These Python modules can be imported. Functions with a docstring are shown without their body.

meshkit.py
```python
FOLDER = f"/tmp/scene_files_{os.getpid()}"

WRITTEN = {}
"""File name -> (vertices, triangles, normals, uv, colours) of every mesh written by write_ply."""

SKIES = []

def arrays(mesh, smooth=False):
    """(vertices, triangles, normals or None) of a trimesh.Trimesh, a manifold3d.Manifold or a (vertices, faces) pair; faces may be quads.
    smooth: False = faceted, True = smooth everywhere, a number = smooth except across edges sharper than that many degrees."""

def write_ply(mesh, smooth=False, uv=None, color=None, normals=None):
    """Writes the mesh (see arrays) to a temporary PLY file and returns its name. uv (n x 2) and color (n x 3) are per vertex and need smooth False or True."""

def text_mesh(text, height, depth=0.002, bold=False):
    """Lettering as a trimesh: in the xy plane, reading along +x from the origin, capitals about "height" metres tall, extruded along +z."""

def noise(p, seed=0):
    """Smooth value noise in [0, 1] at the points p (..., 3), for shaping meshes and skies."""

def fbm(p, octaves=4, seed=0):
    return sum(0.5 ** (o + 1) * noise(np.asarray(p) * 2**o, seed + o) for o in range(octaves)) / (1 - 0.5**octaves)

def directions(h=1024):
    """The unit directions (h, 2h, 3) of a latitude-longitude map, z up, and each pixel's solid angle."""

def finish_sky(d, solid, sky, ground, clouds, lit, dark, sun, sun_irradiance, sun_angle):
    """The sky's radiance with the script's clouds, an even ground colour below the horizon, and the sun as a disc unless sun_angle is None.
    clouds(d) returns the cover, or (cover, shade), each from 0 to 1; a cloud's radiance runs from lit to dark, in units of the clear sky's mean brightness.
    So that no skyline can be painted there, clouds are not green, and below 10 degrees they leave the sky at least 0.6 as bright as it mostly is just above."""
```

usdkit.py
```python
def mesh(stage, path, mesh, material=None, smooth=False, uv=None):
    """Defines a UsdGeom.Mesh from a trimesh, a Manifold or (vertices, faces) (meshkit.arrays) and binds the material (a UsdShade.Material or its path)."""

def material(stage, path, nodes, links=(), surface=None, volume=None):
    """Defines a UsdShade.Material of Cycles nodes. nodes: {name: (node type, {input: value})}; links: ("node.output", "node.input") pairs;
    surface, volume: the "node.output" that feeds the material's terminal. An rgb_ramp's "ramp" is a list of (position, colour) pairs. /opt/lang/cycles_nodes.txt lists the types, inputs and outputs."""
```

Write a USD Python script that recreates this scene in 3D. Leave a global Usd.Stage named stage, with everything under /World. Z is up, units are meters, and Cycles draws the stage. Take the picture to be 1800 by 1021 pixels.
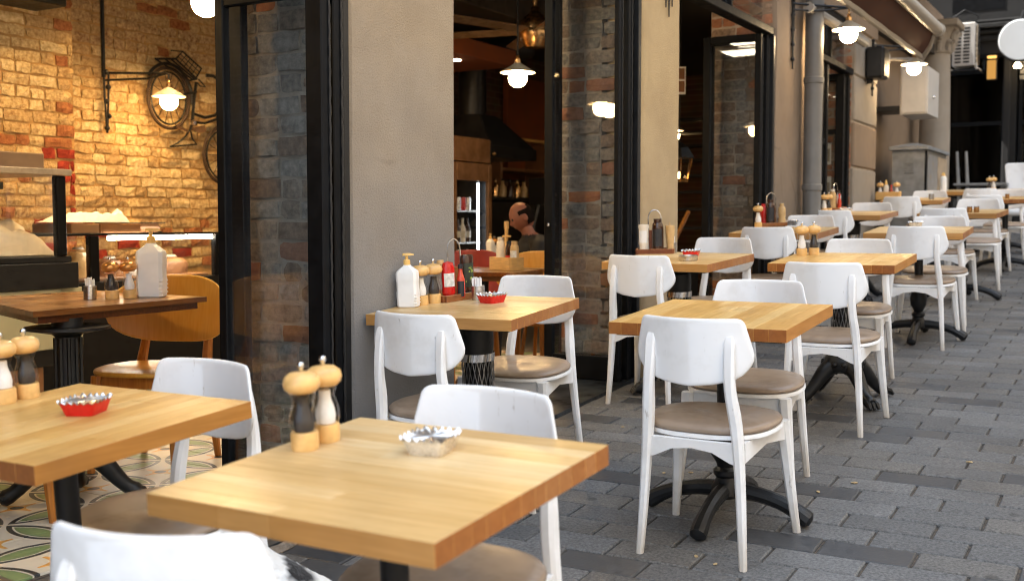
import math, random
import numpy as np, trimesh, shapely, shapely.affinity
from shapely.geometry import Polygon, box as sbox
from pxr import Usd, UsdGeom, UsdLux, UsdShade, Gf, Sdf
import usdkit, meshkit

stage = Usd.Stage.CreateInMemory()
UsdGeom.SetStageUpAxis(stage, 'Z'); UsdGeom.SetStageMetersPerUnit(stage, 1.0)
UsdGeom.Xform.Define(stage, '/World')
UsdGeom.Scope.Define(stage, '/World/Looks')
random.seed(7)
rng = np.random.RandomState(7)

# ------------------------------------------------------------------ camera, sky, sun, exposure
YAW, PITCH, EYE = math.radians(29.969), 0.0619, 1.326
SLOPE = 0.0662                      # the street climbs away from the camera
TILT = math.degrees(math.atan(SLOPE))
cam = UsdGeom.Camera.Define(stage, '/World/camera')
sy, cy, sp, cp = math.sin(YAW), math.cos(YAW), math.sin(PITCH), math.cos(PITCH)
right, fwd, up = (cy, sy, 0), (-sy*cp, cy*cp, -sp), (-sy*sp, cy*sp, cp)
cam.AddTransformOp().Set(Gf.Matrix4d(right[0], right[1], right[2], 0, up[0], up[1], up[2], 0, -fwd[0], -fwd[1], -fwd[2], 0, 0, 0, EYE, 1))
cam.CreateHorizontalApertureAttr(36.0); cam.CreateVerticalApertureAttr(36.0*580/1024)
cam.CreateFocalLengthAttr(38.76); cam.CreateClippingRangeAttr(Gf.Vec2f(0.05, 300))
cam.CreateFStopAttr(3.3); cam.CreateFocusDistanceAttr(4.4)
EXPOSURE = 2.42
cam.CreateExposureAttr(EXPOSURE)

SUN_EL, SUN_AZ = math.radians(54), math.radians(262)     # towards the sun: azimuth atan2(x, y)
usdkit.material(stage, '/World/Looks/sky_look', {
    'sky': ('sky_texture', dict(sky_type='single_scattering', sun_disc=False, sun_elevation=SUN_EL, sun_rotation=SUN_AZ, aerosol_density=2.0)),
    'tc': ('texture_coordinate', {}),
    'n': ('noise_texture', dict(scale=2.2, detail=6, roughness=.6)),
    'r': ('rgb_ramp', dict(ramp=[(0.0, (.74, .74, .74)), (.45, (.86, .86, .86)), (1.0, (1, 1, 1))])),
    'cl': ('mix_color', dict(blend_type='mix', a=(3.8, 4.55, 5.7), b=(6.3, 7.4, 8.95))),
    'mx': ('mix_color', dict(blend_type='mix', fac=.86, use_clamp=False)),
    'sx': ('separate_xyz', {}), 'zr': ('map_range', dict(from_min=0.0, from_max=1.0, to_min=.62, to_max=1.30, clamp=True)), 'zc': ('combine_color', {}), 'mz': ('mix_color', dict(blend_type='multiply', fac=1.0, use_clamp=False)),
    'bg': ('background_shader', dict(strength=.072))},
    [('tc.generated', 'n.vector'), ('n.fac', 'r.fac'), ('r.color', 'cl.fac'), ('sky.color', 'mx.a'), ('cl.result', 'mx.b'), ('tc.generated', 'sx.vector'), ('sx.z', 'zr.value'), ('zr.result', 'zc.r'), ('zr.result', 'zc.g'), ('zr.result', 'zc.b'), ('mx.result', 'mz.a'), ('zc.color', 'mz.b'), ('mz.result', 'bg.color')], surface='bg.background')
dome = UsdLux.DomeLight.Define(stage, '/World/sky')
UsdShade.MaterialBindingAPI.Apply(dome.GetPrim()).Bind(UsdShade.Material.Get(stage, '/World/Looks/sky_look'))
dome.GetPrim().SetCustomDataByKey('kind', 'structure')
sun = UsdLux.DistantLight.Define(stage, '/World/sun')
sun.CreateIntensityAttr(1.0); sun.CreateAngleAttr(0.53); sun.CreateNormalizeAttr(True); sun.CreateColorAttr(Gf.Vec3f(1, .96, .9))
sun.AddRotateXYZOp().Set(Gf.Vec3f(90-math.degrees(SUN_EL), 0, 180-math.degrees(SUN_AZ)))

# ------------------------------------------------------------------ naming
used = {}
def numbered(parent, name):
    k = (parent, name); n = used.get(k, 0); used[k] = n+1
    return f'{parent}/{name}' if n == 0 else f'{parent}/{name}_{n:03d}'
def tag(prim, label=None, cat=None, group=None, kind=None):
    p = prim.GetPrim() if hasattr(prim, 'GetPrim') else prim
    for k, v in (('label', label), ('category', cat), ('group', group), ('kind', kind)):
        if v: p.SetCustomDataByKey(k, v)
    return p
def path_of(parent):
    return '/World' if parent is None else str(parent.GetPath())
def obj(name, mesh, m, parent=None, label=None, smooth=35):
    o = usdkit.mesh(stage, numbered(path_of(parent), name), mesh, m, smooth=smooth).GetPrim()
    if label: o.SetCustomDataByKey('label', label)
    return o
def matrix(loc, rot=0, tilt=0, s=1.0):
    r = Gf.Matrix4d(1).SetRotate(Gf.Rotation(Gf.Vec3d(0, 0, 1), rot)); t = Gf.Matrix4d(1).SetRotate(Gf.Rotation(Gf.Vec3d(1, 0, 0), tilt))
    m = Gf.Matrix4d(1).SetScale(s)*r*t; m.SetTranslateOnly(Gf.Vec3d(*map(float, loc))); return m
def thing(name, label, cat, loc=(0, 0, 0), rot=0, group=None, tilt=0, s=1.0):
    x = UsdGeom.Xform.Define(stage, numbered('/World', name))
    x.AddTransformOp().Set(matrix(loc, rot, tilt, s))
    return tag(x, label, cat, group)
def dup(root, label, cat, loc, rot=0, group=None, tilt=0, s=1.0, name=None):
    base = name or root.GetName().rstrip('0123456789').rstrip('_')
    x = UsdGeom.Xform.Define(stage, numbered('/World', base))
    x.GetPrim().GetReferences().AddInternalReference(root.GetPath()); x.GetPrim().SetInstanceable(True)
    op = [o for o in x.GetOrderedXformOps()]
    (op[0] if op else x.AddTransformOp()).Set(matrix(loc, rot, tilt, s))
    return tag(x, label, cat, group)
def whole(name, mesh, m, label, cat, group=None, smooth=35):
    o = obj(name, mesh, m, None, smooth=smooth); return tag(o, label, cat, group)
def struct(name, mesh, m, smooth=False):
    return tag(obj(name, mesh, m, None, smooth=smooth), kind='structure')

# ------------------------------------------------------------------ shapes
cat_ = trimesh.util.concatenate
def box(x0, x1, y0, y1, z0, z1):
    m = trimesh.creation.box([x1-x0, y1-y0, z1-z0]); m.apply_translation([(x0+x1)/2, (y0+y1)/2, (z0+z1)/2]); return m
def bb(x0, x1, y0, y1, z0, z1, b=.004):
    P = []
    for sx in (-1, 1):
        for sy_ in (-1, 1):
            for sz in (-1, 1):
                c = [x1 if sx > 0 else x0, y1 if sy_ > 0 else y0, z1 if sz > 0 else z0]
                for k in range(3):
                    q = [c[i]-(sx, sy_, sz)[i]*b for i in range(3)]; q[k] = c[k]; P.append(q)
    return trimesh.convex.convex_hull(np.array(P))
def cyl(p0, p1, r0, r1=None, n=12, caps=True):
    r1 = r0 if r1 is None else r1
    return tube([p0, p1], [r0, r1], n)
def tube(pts, r, n=8, closed=False):
    P = np.array(pts, float); k = len(P); R = np.full(k, r, float) if np.ndim(r) == 0 else np.array(r, float)
    T = (np.roll(P, -1, 0)-np.roll(P, 1, 0)) if closed else np.gradient(P, axis=0)
    T /= np.maximum(np.linalg.norm(T, axis=1, keepdims=True), 1e-9)
    u = np.cross(T[0], [0, 0, 1.0]); u = np.cross(T[0], [0, 1.0, 0]) if np.linalg.norm(u) < .1 else u
    V = []
    for i in range(k):
        u = u-T[i]*(u@T[i]); u /= np.linalg.norm(u); w = np.cross(T[i], u)
        a = np.arange(n)*2*math.pi/n
        V.append(P[i]+R[i]*(np.cos(a)[:, None]*u+np.sin(a)[:, None]*w))
    V = np.vstack(V); F = []
    for i in range(k if closed else k-1):
        for j in range(n):
            a, b = i*n+j, i*n+(j+1) % n; c, d = ((i+1) % k)*n+j, ((i+1) % k)*n+(j+1) % n
            F += [[a, b, d], [a, d, c]]
    if not closed:
        V = np.vstack([V, P[0], P[-1]])
        for j in range(n):
            F += [[len(V)-2, (j+1) % n, j], [len(V)-1, (k-1)*n+j, (k-1)*n+(j+1) % n]]
    m = trimesh.Trimesh(V, F, process=False);
    return m
def lathe(prof, n=20, sx=1.0, sy=1.0):
    prof = np.array(prof, float); k = len(prof); a = np.arange(n)*2*math.pi/n
    V = np.concatenate([np.stack([r*np.cos(a)*sx, r*np.sin(a)*sy, np.full(n, z)], 1) for r, z in prof]); F = []
    for i in range(k-1):
        for j in range(n):
            p, q = i*n+j, i*n+(j+1) % n
            F += [[p, q, q+n], [p, q+n, p+n]]
    return trimesh.Trimesh(V, F, process=False)
def loft(sections):
    n = len(sections[0]); V = np.vstack(sections); F = []
    for i in range(len(sections)-1):
        for j in range(n):
            a, b = i*n+j, i*n+(j+1) % n; F += [[a, b, b+n], [a, b+n, a+n]]
    c0, c1 = len(V), len(V)+1; V = np.vstack([V, sections[0].mean(0), sections[-1].mean(0)]); L = (len(sections)-1)*n
    for j in range(n): F += [[c0, (j+1) % n, j], [c1, L+j, L+(j+1) % n]]
    m = trimesh.Trimesh(V, F, process=False); trimesh.repair.fix_normals(m); return m
def ext(poly, h, axis='z', at=0):
    m = trimesh.creation.extrude_polygon(poly, h, engine='earcut')
    if axis == 'y':     # polygon in xz, extruded along +y from at
        m.vertices = np.stack([m.vertices[:, 0], m.vertices[:, 2]+at, m.vertices[:, 1]], 1); m.invert()
    elif axis == 'x':   # polygon in yz
        m.vertices = np.stack([m.vertices[:, 2]+at, m.vertices[:, 0], m.vertices[:, 1]], 1)
    else: m.apply_translation([0, 0, at])
    return m
def mv(m, x=0, y=0, z=0, rot=0):
    m = m.copy()
    if rot: m.apply_transform(trimesh.transformations.rotation_matrix(math.radians(rot), [0, 0, 1]))
    m.apply_translation([x, y, z]); return m
def spline(pts, n):
    from scipy.interpolate import CubicSpline
    P = np.array(pts, float); t = np.linspace(0, 1, len(P)); return CubicSpline(t, P)(np.linspace(0, 1, n))
def G(y): return SLOPE*y

# ------------------------------------------------------------------ materials
def mat(name, col, rough=.5, var=.12, scale=8, detail=4, bump=0, bscale=80, metallic=0, col2=None, spec=.5, coat=0, sc=(1, 1, 1), rvar=.08, lo=.35, hi=.68):
    col = np.array(col, float); c1 = np.array(col2, float) if col2 is not None else np.clip(col*(1+var), 0, 1); c0 = col if col2 is not None else col*(1-var)
    N = {'g': ('geometry', {}), 'm': ('mapping', dict(scale=sc)), 'n': ('noise_texture', dict(scale=scale, detail=detail, roughness=.6)),
         'r': ('rgb_ramp', dict(ramp=[(0, c0), (lo, c0), (hi, c1), (1, c1)])), 'rr': ('map_range', dict(from_min=.3, from_max=.7, to_min=max(rough-rvar, .02), to_max=min(rough+rvar, 1))),
         'p': ('principled_bsdf', dict(metallic=metallic, specular_ior_level=spec, coat_weight=coat))}
    L = [('g.position', 'm.vector'), ('m.vector', 'n.vector'), ('n.fac', 'r.fac'), ('r.color', 'p.base_color'), ('n.fac', 'rr.value'), ('rr.result', 'p.roughness')]
    if bump:
        N['bn'] = ('noise_texture', dict(scale=bscale, detail=5, roughness=.65)); N['b'] = ('bump', dict(strength=bump, distance=.01))
        L += [('m.vector', 'bn.vector'), ('bn.fac', 'b.height'), ('b.normal', 'p.normal')]
    return usdkit.material(stage, '/World/Looks/'+name, N, L, surface='p.BSDF')
def lamp_mat(name, col, strength):
    return usdkit.material(stage, '/World/Looks/'+name, {'e': ('emission', dict(color=col, strength=strength))}, [], surface='e.emission')
def pane_mat(name, tint, ior=1.5, rough=.0):
    return usdkit.material(stage, '/World/Looks/'+name, {'t': ('transparent_bsdf', dict(color=tint)), 'g': ('glossy_bsdf', dict(color=(1, 1, 1), roughness=rough)), 'w': ('layer_weight', {}), 'pw': ('math', dict(math_type='power', value2=4.2)), 'f': ('math', dict(math_type='multiply_add', value2=.93, value3=((ior-1)/(ior+1))**2)), 'm': ('mix_closure', {})},
        [('w.facing', 'pw.value1'), ('pw.value', 'f.value1'), ('f.value', 'm.fac'), ('t.BSDF', 'm.closure1'), ('g.BSDF', 'm.closure2')], surface='m.closure')
def wood(name, a, b, along, rough=.27, end=None, dark=.5):
    """Timber in stripes along an axis; the end grain and all upright faces are darker."""
    sc = {'x': (1.2, 22, 22), 'y': (22, 1.2, 22), 'z': (22, 22, 1.2)}[along]; ax = along
    N = {'g': ('geometry', {}), 'm': ('mapping', dict(scale=sc)), 'n': ('noise_texture', dict(scale=3.0, detail=5, roughness=.62, distortion=.6)),
         'n2': ('noise_texture', dict(scale=4.0, detail=5)), 'n3': ('noise_texture', dict(scale=.55, detail=1)), 'v3': ('map_range', dict(from_min=.35, from_max=.65, to_min=.86, to_max=1.14)), 'm3': ('math', dict(math_type='multiply')), 'zm': ('mapping', dict(scale=(1, 1, 0))), 'vo': ('voronoi_texture', dict(scale=2.6, randomness=1)), 'vr': ('rgb_ramp', dict(ramp=[(0, (1, 1, 1)), (.098, (1, 1, 1)), (.106, (.80, .76, .70)), (.116, (.84, .80, .75)), (.124, (1, 1, 1)), (1, (1, 1, 1))])), 'mv': ('mix_color', dict(blend_type='multiply')), 'nm': ('map_range', dict(from_min=.48, from_max=.62, to_min=0, to_max=.7, clamp=True)),
         'r': ('rgb_ramp', dict(ramp=[(0, a), (.33, a), (.66, b), (1, b)])), 's': ('separate_xyz', {}), 'ab': ('math', dict(math_type='absolute')), 'gt': ('math', dict(math_type='greater_than', value2=.8)),
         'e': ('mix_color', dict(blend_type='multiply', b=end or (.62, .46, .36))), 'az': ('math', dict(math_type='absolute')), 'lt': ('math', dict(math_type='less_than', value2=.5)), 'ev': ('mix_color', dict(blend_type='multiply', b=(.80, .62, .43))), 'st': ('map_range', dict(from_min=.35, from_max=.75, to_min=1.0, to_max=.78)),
         'cc': ('combine_color', {}), 'm2': ('mix_color', dict(blend_type='multiply', fac=1.0, use_clamp=False)),
         'rr': ('map_range', dict(from_min=.3, from_max=.7, to_min=rough-.02, to_max=rough+.22)), 'p': ('principled_bsdf', {}), 'b': ('bump', dict(strength=.08, distance=.004))}
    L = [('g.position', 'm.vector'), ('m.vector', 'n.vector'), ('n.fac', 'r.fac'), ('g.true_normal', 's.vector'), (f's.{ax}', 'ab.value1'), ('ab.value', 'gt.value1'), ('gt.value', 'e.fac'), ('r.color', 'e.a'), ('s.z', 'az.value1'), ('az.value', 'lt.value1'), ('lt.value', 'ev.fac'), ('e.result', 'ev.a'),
         ('g.position', 'n2.vector'), ('n2.fac', 'st.value'), ('g.position', 'n3.vector'), ('n3.fac', 'v3.value'), ('st.result', 'm3.value1'), ('v3.result', 'm3.value2'), ('m3.value', 'cc.r'), ('m3.value', 'cc.g'), ('m3.value', 'cc.b'), ('g.position', 'zm.vector'), ('zm.vector', 'vo.vector'), ('vo.distance', 'vr.fac'), ('n2.fac', 'nm.value'), ('nm.result', 'mv.fac'), ('ev.result', 'mv.a'), ('vr.color', 'mv.b'), ('mv.result', 'm2.a'), ('cc.color', 'm2.b'), ('m2.result', 'p.base_color'),
         ('n2.fac', 'rr.value'), ('rr.result', 'p.roughness'), ('n.fac', 'b.height'), ('b.normal', 'p.normal')]
    return usdkit.material(stage, '/World/Looks/'+name, N, L, surface='p.BSDF')

BLACK = mat('black_iron', (.0065, .0066, .007), .42, .3, 20, bump=.15, bscale=120, spec=.4)
BFRAME = mat('black_paint', (.003, .0033, .004), .5, .4, 14, bump=.12, bscale=60, spec=.15)
def chair_paint(name):
    N = {'g': ('geometry', {}), 's': ('separate_xyz', {}), 'n': ('noise_texture', dict(scale=7, detail=6, roughness=.6)), 'r': ('rgb_ramp', dict(ramp=[(0, (.81, .81, .81)), (.5, (.80, .80, .795)), (.72, (.69, .68, .66)), (1, (.60, .58, .55))])),
         'm': ('mapping', dict(scale=(60, 60, 9))), 'n2': ('noise_texture', dict(scale=1.0, detail=4, roughness=.7)), 'r2': ('rgb_ramp', dict(ramp=[(0, (1, 1, 1)), (.66, (1, 1, 1)), (.70, (.70, .66, .60)), (.76, (.45, .40, .34)), (1, (.4, .35, .3))])),
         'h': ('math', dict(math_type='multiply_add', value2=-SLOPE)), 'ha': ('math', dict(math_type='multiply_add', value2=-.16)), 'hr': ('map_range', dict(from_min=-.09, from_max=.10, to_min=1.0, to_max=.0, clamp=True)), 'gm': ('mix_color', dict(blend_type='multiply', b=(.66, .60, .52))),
         'mu': ('mix_color', dict(blend_type='multiply', fac=.75)), 'rr': ('map_range', dict(from_min=.3, from_max=.7, to_min=.30, to_max=.5)), 'bn': ('noise_texture', dict(scale=160, detail=3)), 'b': ('bump', dict(strength=.05, distance=.004)), 'p': ('principled_bsdf', {})}
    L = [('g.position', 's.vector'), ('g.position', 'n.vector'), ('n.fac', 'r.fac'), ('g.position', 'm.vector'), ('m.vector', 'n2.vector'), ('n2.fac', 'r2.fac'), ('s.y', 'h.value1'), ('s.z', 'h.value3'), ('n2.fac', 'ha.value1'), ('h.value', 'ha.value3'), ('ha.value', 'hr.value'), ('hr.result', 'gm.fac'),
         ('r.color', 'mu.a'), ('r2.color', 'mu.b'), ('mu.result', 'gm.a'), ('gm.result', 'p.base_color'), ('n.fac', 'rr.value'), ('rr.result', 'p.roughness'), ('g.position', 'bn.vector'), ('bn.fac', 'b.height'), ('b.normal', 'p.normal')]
    return usdkit.material(stage, '/World/Looks/'+name, N, L, surface='p.BSDF')
WHITE = chair_paint('white_paint')
SEAT = mat('taupe_vinyl', (.30, .222, .158), .36, .10, 10, bump=.05, bscale=300)
STEEL = mat('steel', (.55, .53, .50), .25, .08, 20, metallic=1)
CHROME = mat('chrome', (.75, .75, .75), .12, .03, 20, metallic=1)
BRASS = mat('brass', (.62, .38, .17), .25, .08, 20, metallic=1)
WHITEPL = mat('white_plastic', (.80, .79, .76), .4, .03, 14)
YELLOWPL = mat('yellow_plastic', (.78, .48, .14), .4, .04, 14)
REDF = mat('red_foil', (.62, .012, .008), .35, .1, 40)
SILVER = mat('silver_foil', (.78, .77, .76), .28, .1, 60, metallic=.9)
PAPER = mat('paper', (.82, .81, .78), .7, .04, 30)
BUN = mat('mill_wood', (.70, .42, .15), .3, .12, 25)
SALT = mat('salt', (.82, .80, .77), .8, .05, 200)
PEPPER = mat('peppercorns', (.03, .022, .018), .7, .6, 300, bump=.5, bscale=400)
CLEAR = pane_mat('clear_glass', (.98, .98, .975), 1.45)
def dusty_pane(name, tint, ior):
    return usdkit.material(stage, '/World/Looks/'+name, {'t': ('transparent_bsdf', dict(color=tint)), 'g': ('glossy_bsdf', dict(color=(1, 1, 1), roughness=.015)), 'w': ('layer_weight', {}), 'pw': ('math', dict(math_type='power', value2=4.2)), 'f': ('math', dict(math_type='multiply_add', value2=.93, value3=((ior-1)/(ior+1))**2)), 'm': ('mix_closure', {}),
        'd': ('diffuse_bsdf', dict(color=(.62, .60, .56))), 'p': ('geometry', {}), 'mp': ('mapping', dict(scale=(1, 1, .35))), 'n': ('noise_texture', dict(scale=4.5, detail=7, roughness=.7)), 'dr': ('map_range', dict(from_min=.42, from_max=.75, to_min=.001, to_max=.014, clamp=True)), 'm2': ('mix_closure', {})},
        [('w.facing', 'pw.value1'), ('pw.value', 'f.value1'), ('f.value', 'm.fac'), ('t.BSDF', 'm.closure1'), ('g.BSDF', 'm.closure2'), ('p.position', 'mp.vector'), ('mp.vector', 'n.vector'), ('n.fac', 'dr.value'), ('dr.result', 'm2.fac'), ('m.closure', 'm2.closure1'), ('d.BSDF', 'm2.closure2')], surface='m2.closure')
GLASS = dusty_pane('window_glass', (.975, .98, .975), 1.5)
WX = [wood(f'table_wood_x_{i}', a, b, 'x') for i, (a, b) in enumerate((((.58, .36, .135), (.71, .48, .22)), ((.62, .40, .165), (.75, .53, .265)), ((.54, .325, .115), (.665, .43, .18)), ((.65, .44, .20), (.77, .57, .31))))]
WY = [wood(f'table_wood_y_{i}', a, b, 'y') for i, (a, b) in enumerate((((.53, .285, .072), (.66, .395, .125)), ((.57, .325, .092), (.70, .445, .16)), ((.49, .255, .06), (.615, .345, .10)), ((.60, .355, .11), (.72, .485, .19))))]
ORANGEW = wood('orange_wood', (.42, .17, .03), (.60, .28, .06), 'z', rough=.3)
YELLOWV = wood('yellow_veneer', (.80, .47, .085), (.88, .57, .14), 'z', rough=.25)
BROWNW = wood('brown_wood', (.16, .07, .025), (.30, .14, .05), 'x', rough=.3)
CADDYW = wood('caddy_wood', (.26, .10, .03), (.42, .19, .06), 'y', rough=.4)
PINE = mat('pine_box', (.60, .36, .12), .5, .12, 18, sc=(1, 1, 6))
SLATE = mat('dark_slate', (.022, .025, .027), .32, .5, 6, bump=.25, bscale=20)
RUSTF = mat('rust_fabric', (.07, .022, .009), .9, .2, 30)
BEIGE = mat('beige_metal', (.36, .32, .265), .45, .08, 10)
PIPE = mat('pipe_paint', (.165, .155, .14), .5, .12, 5, bump=.08, bscale=30)
CABG = mat('grey_cabinet_paint', (.20, .205, .205), .5, .2, 9, bump=.1, bscale=40)
BOXG = mat('grey_box_paint', (.47, .44, .40), .5, .08, 5)
DARKW = mat('dark_interior', (.016, .012, .010), .8, .4, 3)
CEIL = mat('dark_ceiling', (.030, .024, .019), .8, .4, 3)
ORANGEP = mat('orange_plaster', (.20, .05, .012), .7, .15, 4, bump=.1, bscale=50)
YELLOWP = mat('yellow_plaster', (.62, .33, .06), .7, .15, 4)
MORTARW = mat('warm_mortar', (.42, .25, .095), .9, .25, 7, bump=1.0, bscale=45)
MORTARG = mat('grey_mortar', (.44, .37, .29), .9, .25, 9, bump=.8, bscale=60)
GLOBE = lamp_mat('lamp_globe', (1.0, .64, .28), 34.0)
GLOBEX = lamp_mat('street_lamp_globe', (1.0, .72, .40), 24.0)
LED = lamp_mat('led_strip', (1.0, .90, .74), 14.0)
DOWNL = lamp_mat('downlight', (1.0, .78, .5), 10.0)
PANELL = lamp_mat('ceiling_panel', (1.0, .86, .62), 7.0)
SCREEN = lamp_mat('till_screen', (.75, .86, 1.0), .8)
ENAMEL = mat('lamp_enamel', (.50, .48, .44), .35, .08, 10)
LACE = mat('shade_inside', (.85, .80, .70), .5, .03, 10)

def plaster(name, top, low, z0, z1, slope=0.0):
    N = {'g': ('geometry', {}), 's': ('separate_xyz', {}), 'n': ('noise_texture', dict(scale=3.2, detail=7, roughness=.65)), 'n2': ('noise_texture', dict(scale=1.4, detail=4, roughness=.6)),
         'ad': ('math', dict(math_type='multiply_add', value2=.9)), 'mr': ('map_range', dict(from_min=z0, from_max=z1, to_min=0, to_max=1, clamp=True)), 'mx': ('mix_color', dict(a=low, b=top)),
         'r': ('rgb_ramp', dict(ramp=[(0, (.74, .73, .72)), (.38, (.90, .89, .88)), (.6, (1, 1, 1)), (1, (1.0, 1.0, 1.0))])), 'mu': ('mix_color', dict(blend_type='multiply', fac=1.0)),
         'bn': ('noise_texture', dict(scale=110, detail=7, roughness=.72)), 'v': ('voronoi_texture', dict(feature='distance_to_edge', scale=.75)), 'vm': ('mapping', {}), 'vn': ('noise_texture', dict(scale=5, detail=5)), 'va': ('mix_vector', dict(fac=.12)), 'cr': ('rgb_ramp', dict(ramp=[(0, (.55, .53, .51)), (.003, (.6, .58, .56)), (.006, (1, 1, 1)), (1, (1, 1, 1))])), 'mc': ('mix_color', dict(blend_type='multiply')), 'mk': ('rgb_ramp', dict(ramp=[(0, (0, 0, 0)), (.54, (0, 0, 0)), (.64, (.5, .5, .5)), (1, (.5, .5, .5))])), 'sp': ('voronoi_texture', dict(scale=26, randomness=1)), 'spr': ('rgb_ramp', dict(ramp=[(0, (.45, .42, .40)), (.07, (.5, .47, .45)), (.10, (1, 1, 1)), (1, (1, 1, 1))])), 'ms': ('mix_color', dict(blend_type='multiply')), 'b': ('bump', dict(strength=.6, distance=.014)), 'p': ('principled_bsdf', dict(roughness=.85, specular_ior_level=.25))}
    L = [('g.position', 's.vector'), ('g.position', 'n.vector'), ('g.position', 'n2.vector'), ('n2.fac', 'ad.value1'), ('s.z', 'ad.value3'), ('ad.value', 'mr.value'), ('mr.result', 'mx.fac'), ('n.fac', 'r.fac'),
         ('mx.result', 'mu.a'), ('r.color', 'mu.b'), ('g.position', 'vn.vector'), ('g.position', 'va.a'), ('vn.color', 'va.b'), ('va.result', 'v.vector'), ('v.distance', 'cr.fac'), ('n2.fac', 'mk.fac'), ('mk.color', 'mc.fac'), ('mu.result', 'mc.a'), ('cr.color', 'mc.b'), ('g.position', 'sp.vector'), ('sp.distance', 'spr.fac'), ('mk.color', 'ms.fac'), ('mc.result', 'ms.a'), ('spr.color', 'ms.b'), ('ms.result', 'p.base_color'), ('g.position', 'bn.vector'), ('bn.fac', 'b.height'), ('b.normal', 'p.normal')]
    return usdkit.material(stage, '/World/Looks/'+name, N, L, surface='p.BSDF')
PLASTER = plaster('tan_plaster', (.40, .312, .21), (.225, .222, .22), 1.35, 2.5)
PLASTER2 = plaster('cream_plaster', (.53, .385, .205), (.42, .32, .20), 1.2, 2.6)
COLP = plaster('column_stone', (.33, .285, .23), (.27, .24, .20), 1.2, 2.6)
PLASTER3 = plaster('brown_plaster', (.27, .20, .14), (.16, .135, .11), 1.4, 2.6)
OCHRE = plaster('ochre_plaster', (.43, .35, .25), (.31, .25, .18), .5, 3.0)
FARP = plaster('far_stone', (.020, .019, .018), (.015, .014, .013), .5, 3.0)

def bricks_mat(name, a, b, bump=.6, spec=.2):
    return mat(name, a, .85, scale=34, detail=6, col2=b, bump=bump, bscale=70, spec=spec, lo=.3, hi=.7)
BR_WARM = [bricks_mat(f'warm_brick_{i}', a, b, .9) for i, (a, b) in enumerate((((.34, .20, .08), (.70, .55, .31)), ((.46, .31, .13), (.78, .64, .40)), ((.30, .17, .07), (.60, .44, .23)), ((.22, .10, .045), (.64, .48, .26))))]
BR_RED = [bricks_mat('red_brick', (.20, .018, .011), (.34, .05, .028), .6), bricks_mat('brown_red_brick', (.20, .055, .022), (.40, .18, .075), .6)]
BR_DARK = [bricks_mat(f'dark_brick_{i}', a, b) for i, (a, b) in enumerate((((.14, .125, .11), (.42, .37, .31)), ((.19, .15, .115), (.46, .37, .285)), ((.17, .12, .085), (.40, .28, .195)), ((.22, .20, .175), (.50, .45, .385))))]
BR_OR = [bricks_mat('orange_brick', (.40, .13, .05), (.56, .23, .09)), bricks_mat('rust_brick', (.28, .12, .065), (.44, .21, .12))]
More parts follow.
